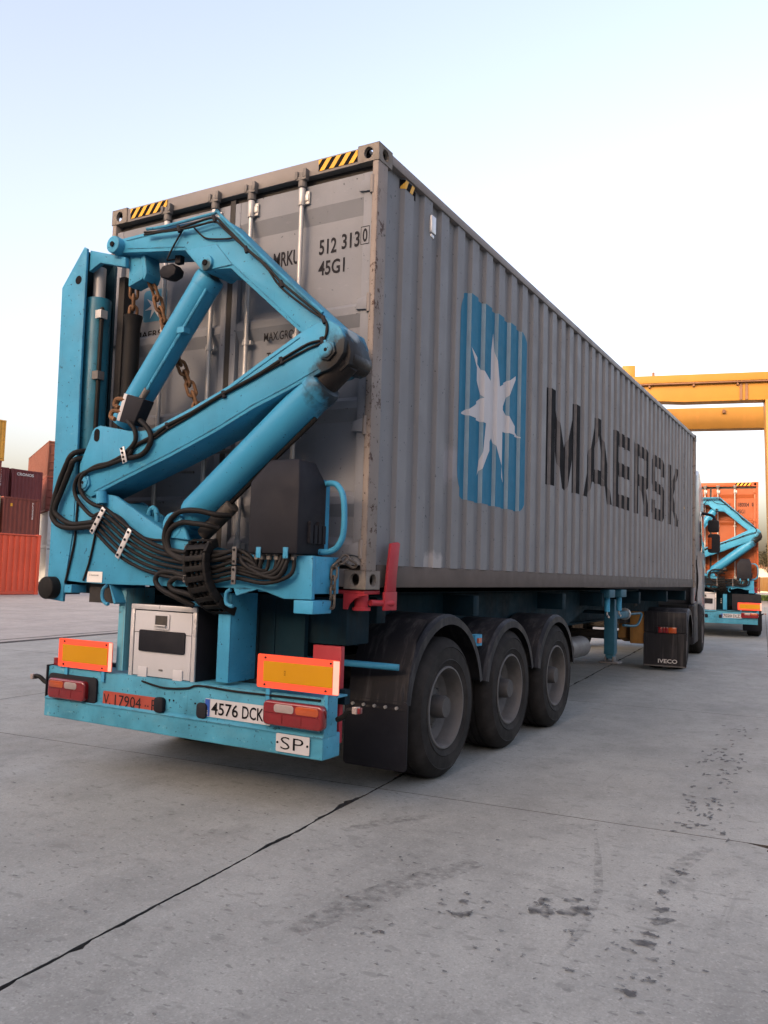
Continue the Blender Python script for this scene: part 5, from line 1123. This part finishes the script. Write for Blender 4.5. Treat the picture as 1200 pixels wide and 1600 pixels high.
# ------------------------------------------------------------------ gantry crane
gx = lambda px_, q: Vector((px_, 65+0.221*(px_+0.8), q))
gt = thing('gantry_crane', 'tall yellow gantry crane spanning the yard behind the trucks', 'gantry crane', (0, 65, 0), math.atan(0.221))
def gb(name, m, x0, x1, y0, y1, z0, z1, par=gt, bevel=0.03): return MB().box(x0, x1, y0, y1, z0, z1).build(name, m, par, bevel)
g1 = MB().prism([(-34, 15.72), (-34, 17.62), (2.0, 17.62), (2.0, 15.58), (-6.9, 15.58), (-9.2, 15.72)], 0.0, 1.3).build('main_girder', 'gantry', gt, bevel=0.03)
gb('girder_flange', 'gantry', -34, 2.0, -0.45, 1.5, 17.05, 17.66, g1); gb('crane_rail', 'gantrydark', -34, 2.0, -0.42, -0.10, 16.93, 17.04, g1)
for x in (-9.5, -6.2, -3.0, 0.2): gb('girder_stiffener', 'gantrydark', x-0.06, x+0.06, -0.30, -0.003, 16.75, 16.925, g1, 0)
for x in (-2.75, -2.35): gb('drain_pipe', 'gantrydark', x-0.09, x+0.09, -0.10, -0.003, 15.62, 16.92, g1, 0)
g2 = gb('main_girder', 'gantry', -34, 1.5, 9.0, 10.3, 14.95, 16.85)
for x in (-8.3, -3.2): gb('girder_lamp', 'gantrydark', x-0.12, x+0.12, 8.7, 8.99, 16.3, 16.6, g2, 0)
gb('trolley', 'gantry', -11.6, -10.6, 0.1, 1.1, 17.70, 18.7)
gb('trolley_rail_post', 'gantrydark', -9.3, -9.1, 0.2, 0.4, 17.67, 18.1)
for x0, yy in ((-1.0, 0.0), (0.9, 9.0), (-33, 0.0), (-33, 9.0)):
    MB().add([(x0, yy, 15.6), (x0+2.6, yy, 15.6), (x0+2.6, yy+1.3, 15.6), (x0, yy+1.3, 15.6), (x0+0.35, yy+0.1, 0.0), (x0+1.75, yy+0.1, 0.0), (x0+1.75, yy+1.2, 0.0), (x0+0.35, yy+1.2, 0.0)],
             [(0, 1, 2, 3), (7, 6, 5, 4), (0, 4, 5, 1), (1, 5, 6, 2), (2, 6, 7, 3), (3, 7, 4, 0)]).build('gantry_leg', 'gantry', gt, bevel=0.02)
for x0 in (-0.8, -32.8): gb('sill_beam', 'gantry', x0, x0+1.6, -3.0, 13.0, 0.9, 2.0)

# ------------------------------------------------------------------ container yard at the left
def yard_box(label, loc, m, L=12.19, rz=0, H=2.59, name='shipping_container'):
    t, p_ = container(name, label, loc, L, m, m, m, m, m, m, rz, H, 1, group='containers stacked in the yard')
    return t
HB = 2.59
yard_box('bright red low container at the left edge standing alone on the ground', (-29.75, 8.75, 0), 'c_red', 12.19, 0, 2.70)
# row behind, lying across the view (long side towards the camera)
def across(label, x_right, y, z, m, L=12.19, H=HB):
    # the container's side panel faces -Y; its door end faces +X
    return yard_box(label, (x_right, y, z), m, L, rad(59), H)
# tall stack (four high) at the right of the yard, door ends to the right
TX, TY = -46.3, 36.0
across('topmost russet container of the tall stack behind the blue mast', TX, TY, 3*HB, 'c_brown2')
across('russet container second from top of the tall stack behind the mast', TX, TY, 2*HB, 'c_brown')
across('white container low in the stack behind the mast hoses', TX+0.4, TY, HB, 'c_white')
across('white container at the foot of the stack behind the mast', TX+0.4, TY, 0, 'c_white')
# boxes with their corrugated end wall towards the camera side
def endon(label, x_end, y_far, z, m, L=6.06, H=HB):
    return yard_box(label, (x_end-L, y_far, z), m, L, rad(-90), H)
def end_text(parent, s_, y0, z0, Wd, Ht, m='paper', L=6.06, vertical=False):
    # lettering on the front wall (local y = L), read from outside: right is local -x
    if vertical:
        for k, ch in enumerate(s_): flat_text('end_lettering', ch, parent, m, (2.438-y0, L+0.004, z0-k*Ht*1.15), (-1, 0, 0), Z, Wd, Ht, 0.02)
    else:
        flat_text('end_lettering', s_, parent, m, (2.438-y0, L+0.004, z0), (-1, 0, 0), Z, Wd, Ht, 0.03)
wb = endon('wide brown container standing directly behind and above the red one', -37.3, 28.55, HB, 'c_brown')
end_text(wb, 'HLXU2038', 1.90, 2.25, 0.10, 0.11, vertical=True); flat_poly('end_sticker', [R4(1.38, 0.15, 1.22, 0.40)], wb, 'stripe', lambda x, z: (x, 6.066, z))
flat_poly('end_sticker', [R4(2.0, 2.05, 1.86, 2.22)], wb, 'stripe', lambda x, z: (x, 6.066, z))
endon('brown container at ground level hidden behind the red one', -37.3, 28.55, 0, 'c_brown')
endon('pale green container left of the wide brown one at the picture edge', -37.3, 25.9, HB, 'c_green')
cr = endon('dark maroon container with white CRONOS lettering on top of its stack', -44.75, 34.44, 2*HB, 'c_maroon')
end_text(cr, 'CRONOS', 0.35, 2.16, 1.35, 0.20)
cr2 = endon('dark maroon container directly under the one lettered CRONOS', -44.75, 34.44, HB, 'c_maroon')
flat_poly('end_sticker', [R4(1.95, 1.85, 1.75, 2.15)], cr2, 'stripe', lambda x, z: (x, 6.066, z))
b2 = endon('maroon container with upright white lettering between the ochre and CRONOS boxes', -44.75, 31.75, 2*HB, 'c_maroon')
end_text(b2, 'CRSU91', 1.75, 2.25, 0.12, 0.16, vertical=True)
endon('olive container under the maroon one with upright lettering', -44.75, 31.75, HB, 'c_olive')
endon('ochre yellow container topmost at the left picture edge', -41.8, 29.2, 3*HB, 'c_yellow')
endon('brown container under the ochre yellow one at the left picture edge', -41.8, 29.05, 2*HB, 'c_brown')
for z in (3*HB, 2*HB):
    pass

# ------------------------------------------------------------------ far background at the right
tr = thing('tree', 'small dark tree far behind the second truck at the right edge', 'tree', (-3.3, 96, 0))
MB().cyl((0, 0, 0), (0.1, 0, 2.6), 0.16, 0.09, n=8).tube([(0.05, 0, 2.2), (0.6, 0.2, 3.4), (0.9, 0.3, 4.4)], 0.06, n=6).tube([(0.05, 0, 2.2), (-0.5, -0.2, 3.3), (-0.8, -0.1, 4.3)], 0.06, n=6).build('trunk', 'bark', tr)
rc = random.Random(11); mb = MB()
for k in range(2600):
    c_ = rc.choice([(0.3, 0, 4.6, 1.1), (-0.8, 0.2, 4.2, 0.9), (1.0, -0.2, 4.1, 0.9), (0, 0.3, 3.6, 1.0), (0.2, 0, 5.5, 0.7)])
    d = Vector((rc.gauss(0, 1), rc.gauss(0, 1), rc.gauss(0, 1))).normalized()*c_[3]*rc.random()**0.4
    p = Vector(c_[:3])+d; u_ = Vector((rc.gauss(0, 1), rc.gauss(0, 1), rc.gauss(0, 1))).normalized()*0.10; v_ = u_.orthogonal().normalized()*0.06
    mb.add([p-u_, p+v_, p+u_, p-v_], [(0, 1, 2, 3)])
mb.build('crown', 'leaf', tr)
sh = thing('warehouse', 'low pale building on the horizon at the right edge', 'building', (-20, 150, 0))
bx('wall', 'shed', sh, -15, 40, 0, 20, 0, 4.2); bx('roof', 'gantrydark', sh, -15.5, 40.5, -0.5, 20.5, 4.2, 4.7)
for k in range(8): bx('window', 'glass', sh, -12+6*k, -10+6*k, -0.06, -0.003, 1.6, 2.9)
gv_ = MB()
for k in range(9000):
    x, y = rc.uniform(-7, 8), rc.uniform(76, 92); h = rc.uniform(0.15, 0.5); a = rc.random()*6.28
    gv_.add([(x-0.05*math.cos(a), y-0.05*math.sin(a), -0.01), (x+0.05*math.cos(a), y+0.05*math.sin(a), -0.01), (x+rc.gauss(0, .08), y+rc.gauss(0, .08), h)], [(0, 1, 2)])
g_ = gv_.build('grass', 'grass'); g_['kind'] = 'stuff'; g_['label'] = 'green grass verge beyond the gantry at the right'; g_['category'] = 'grass'
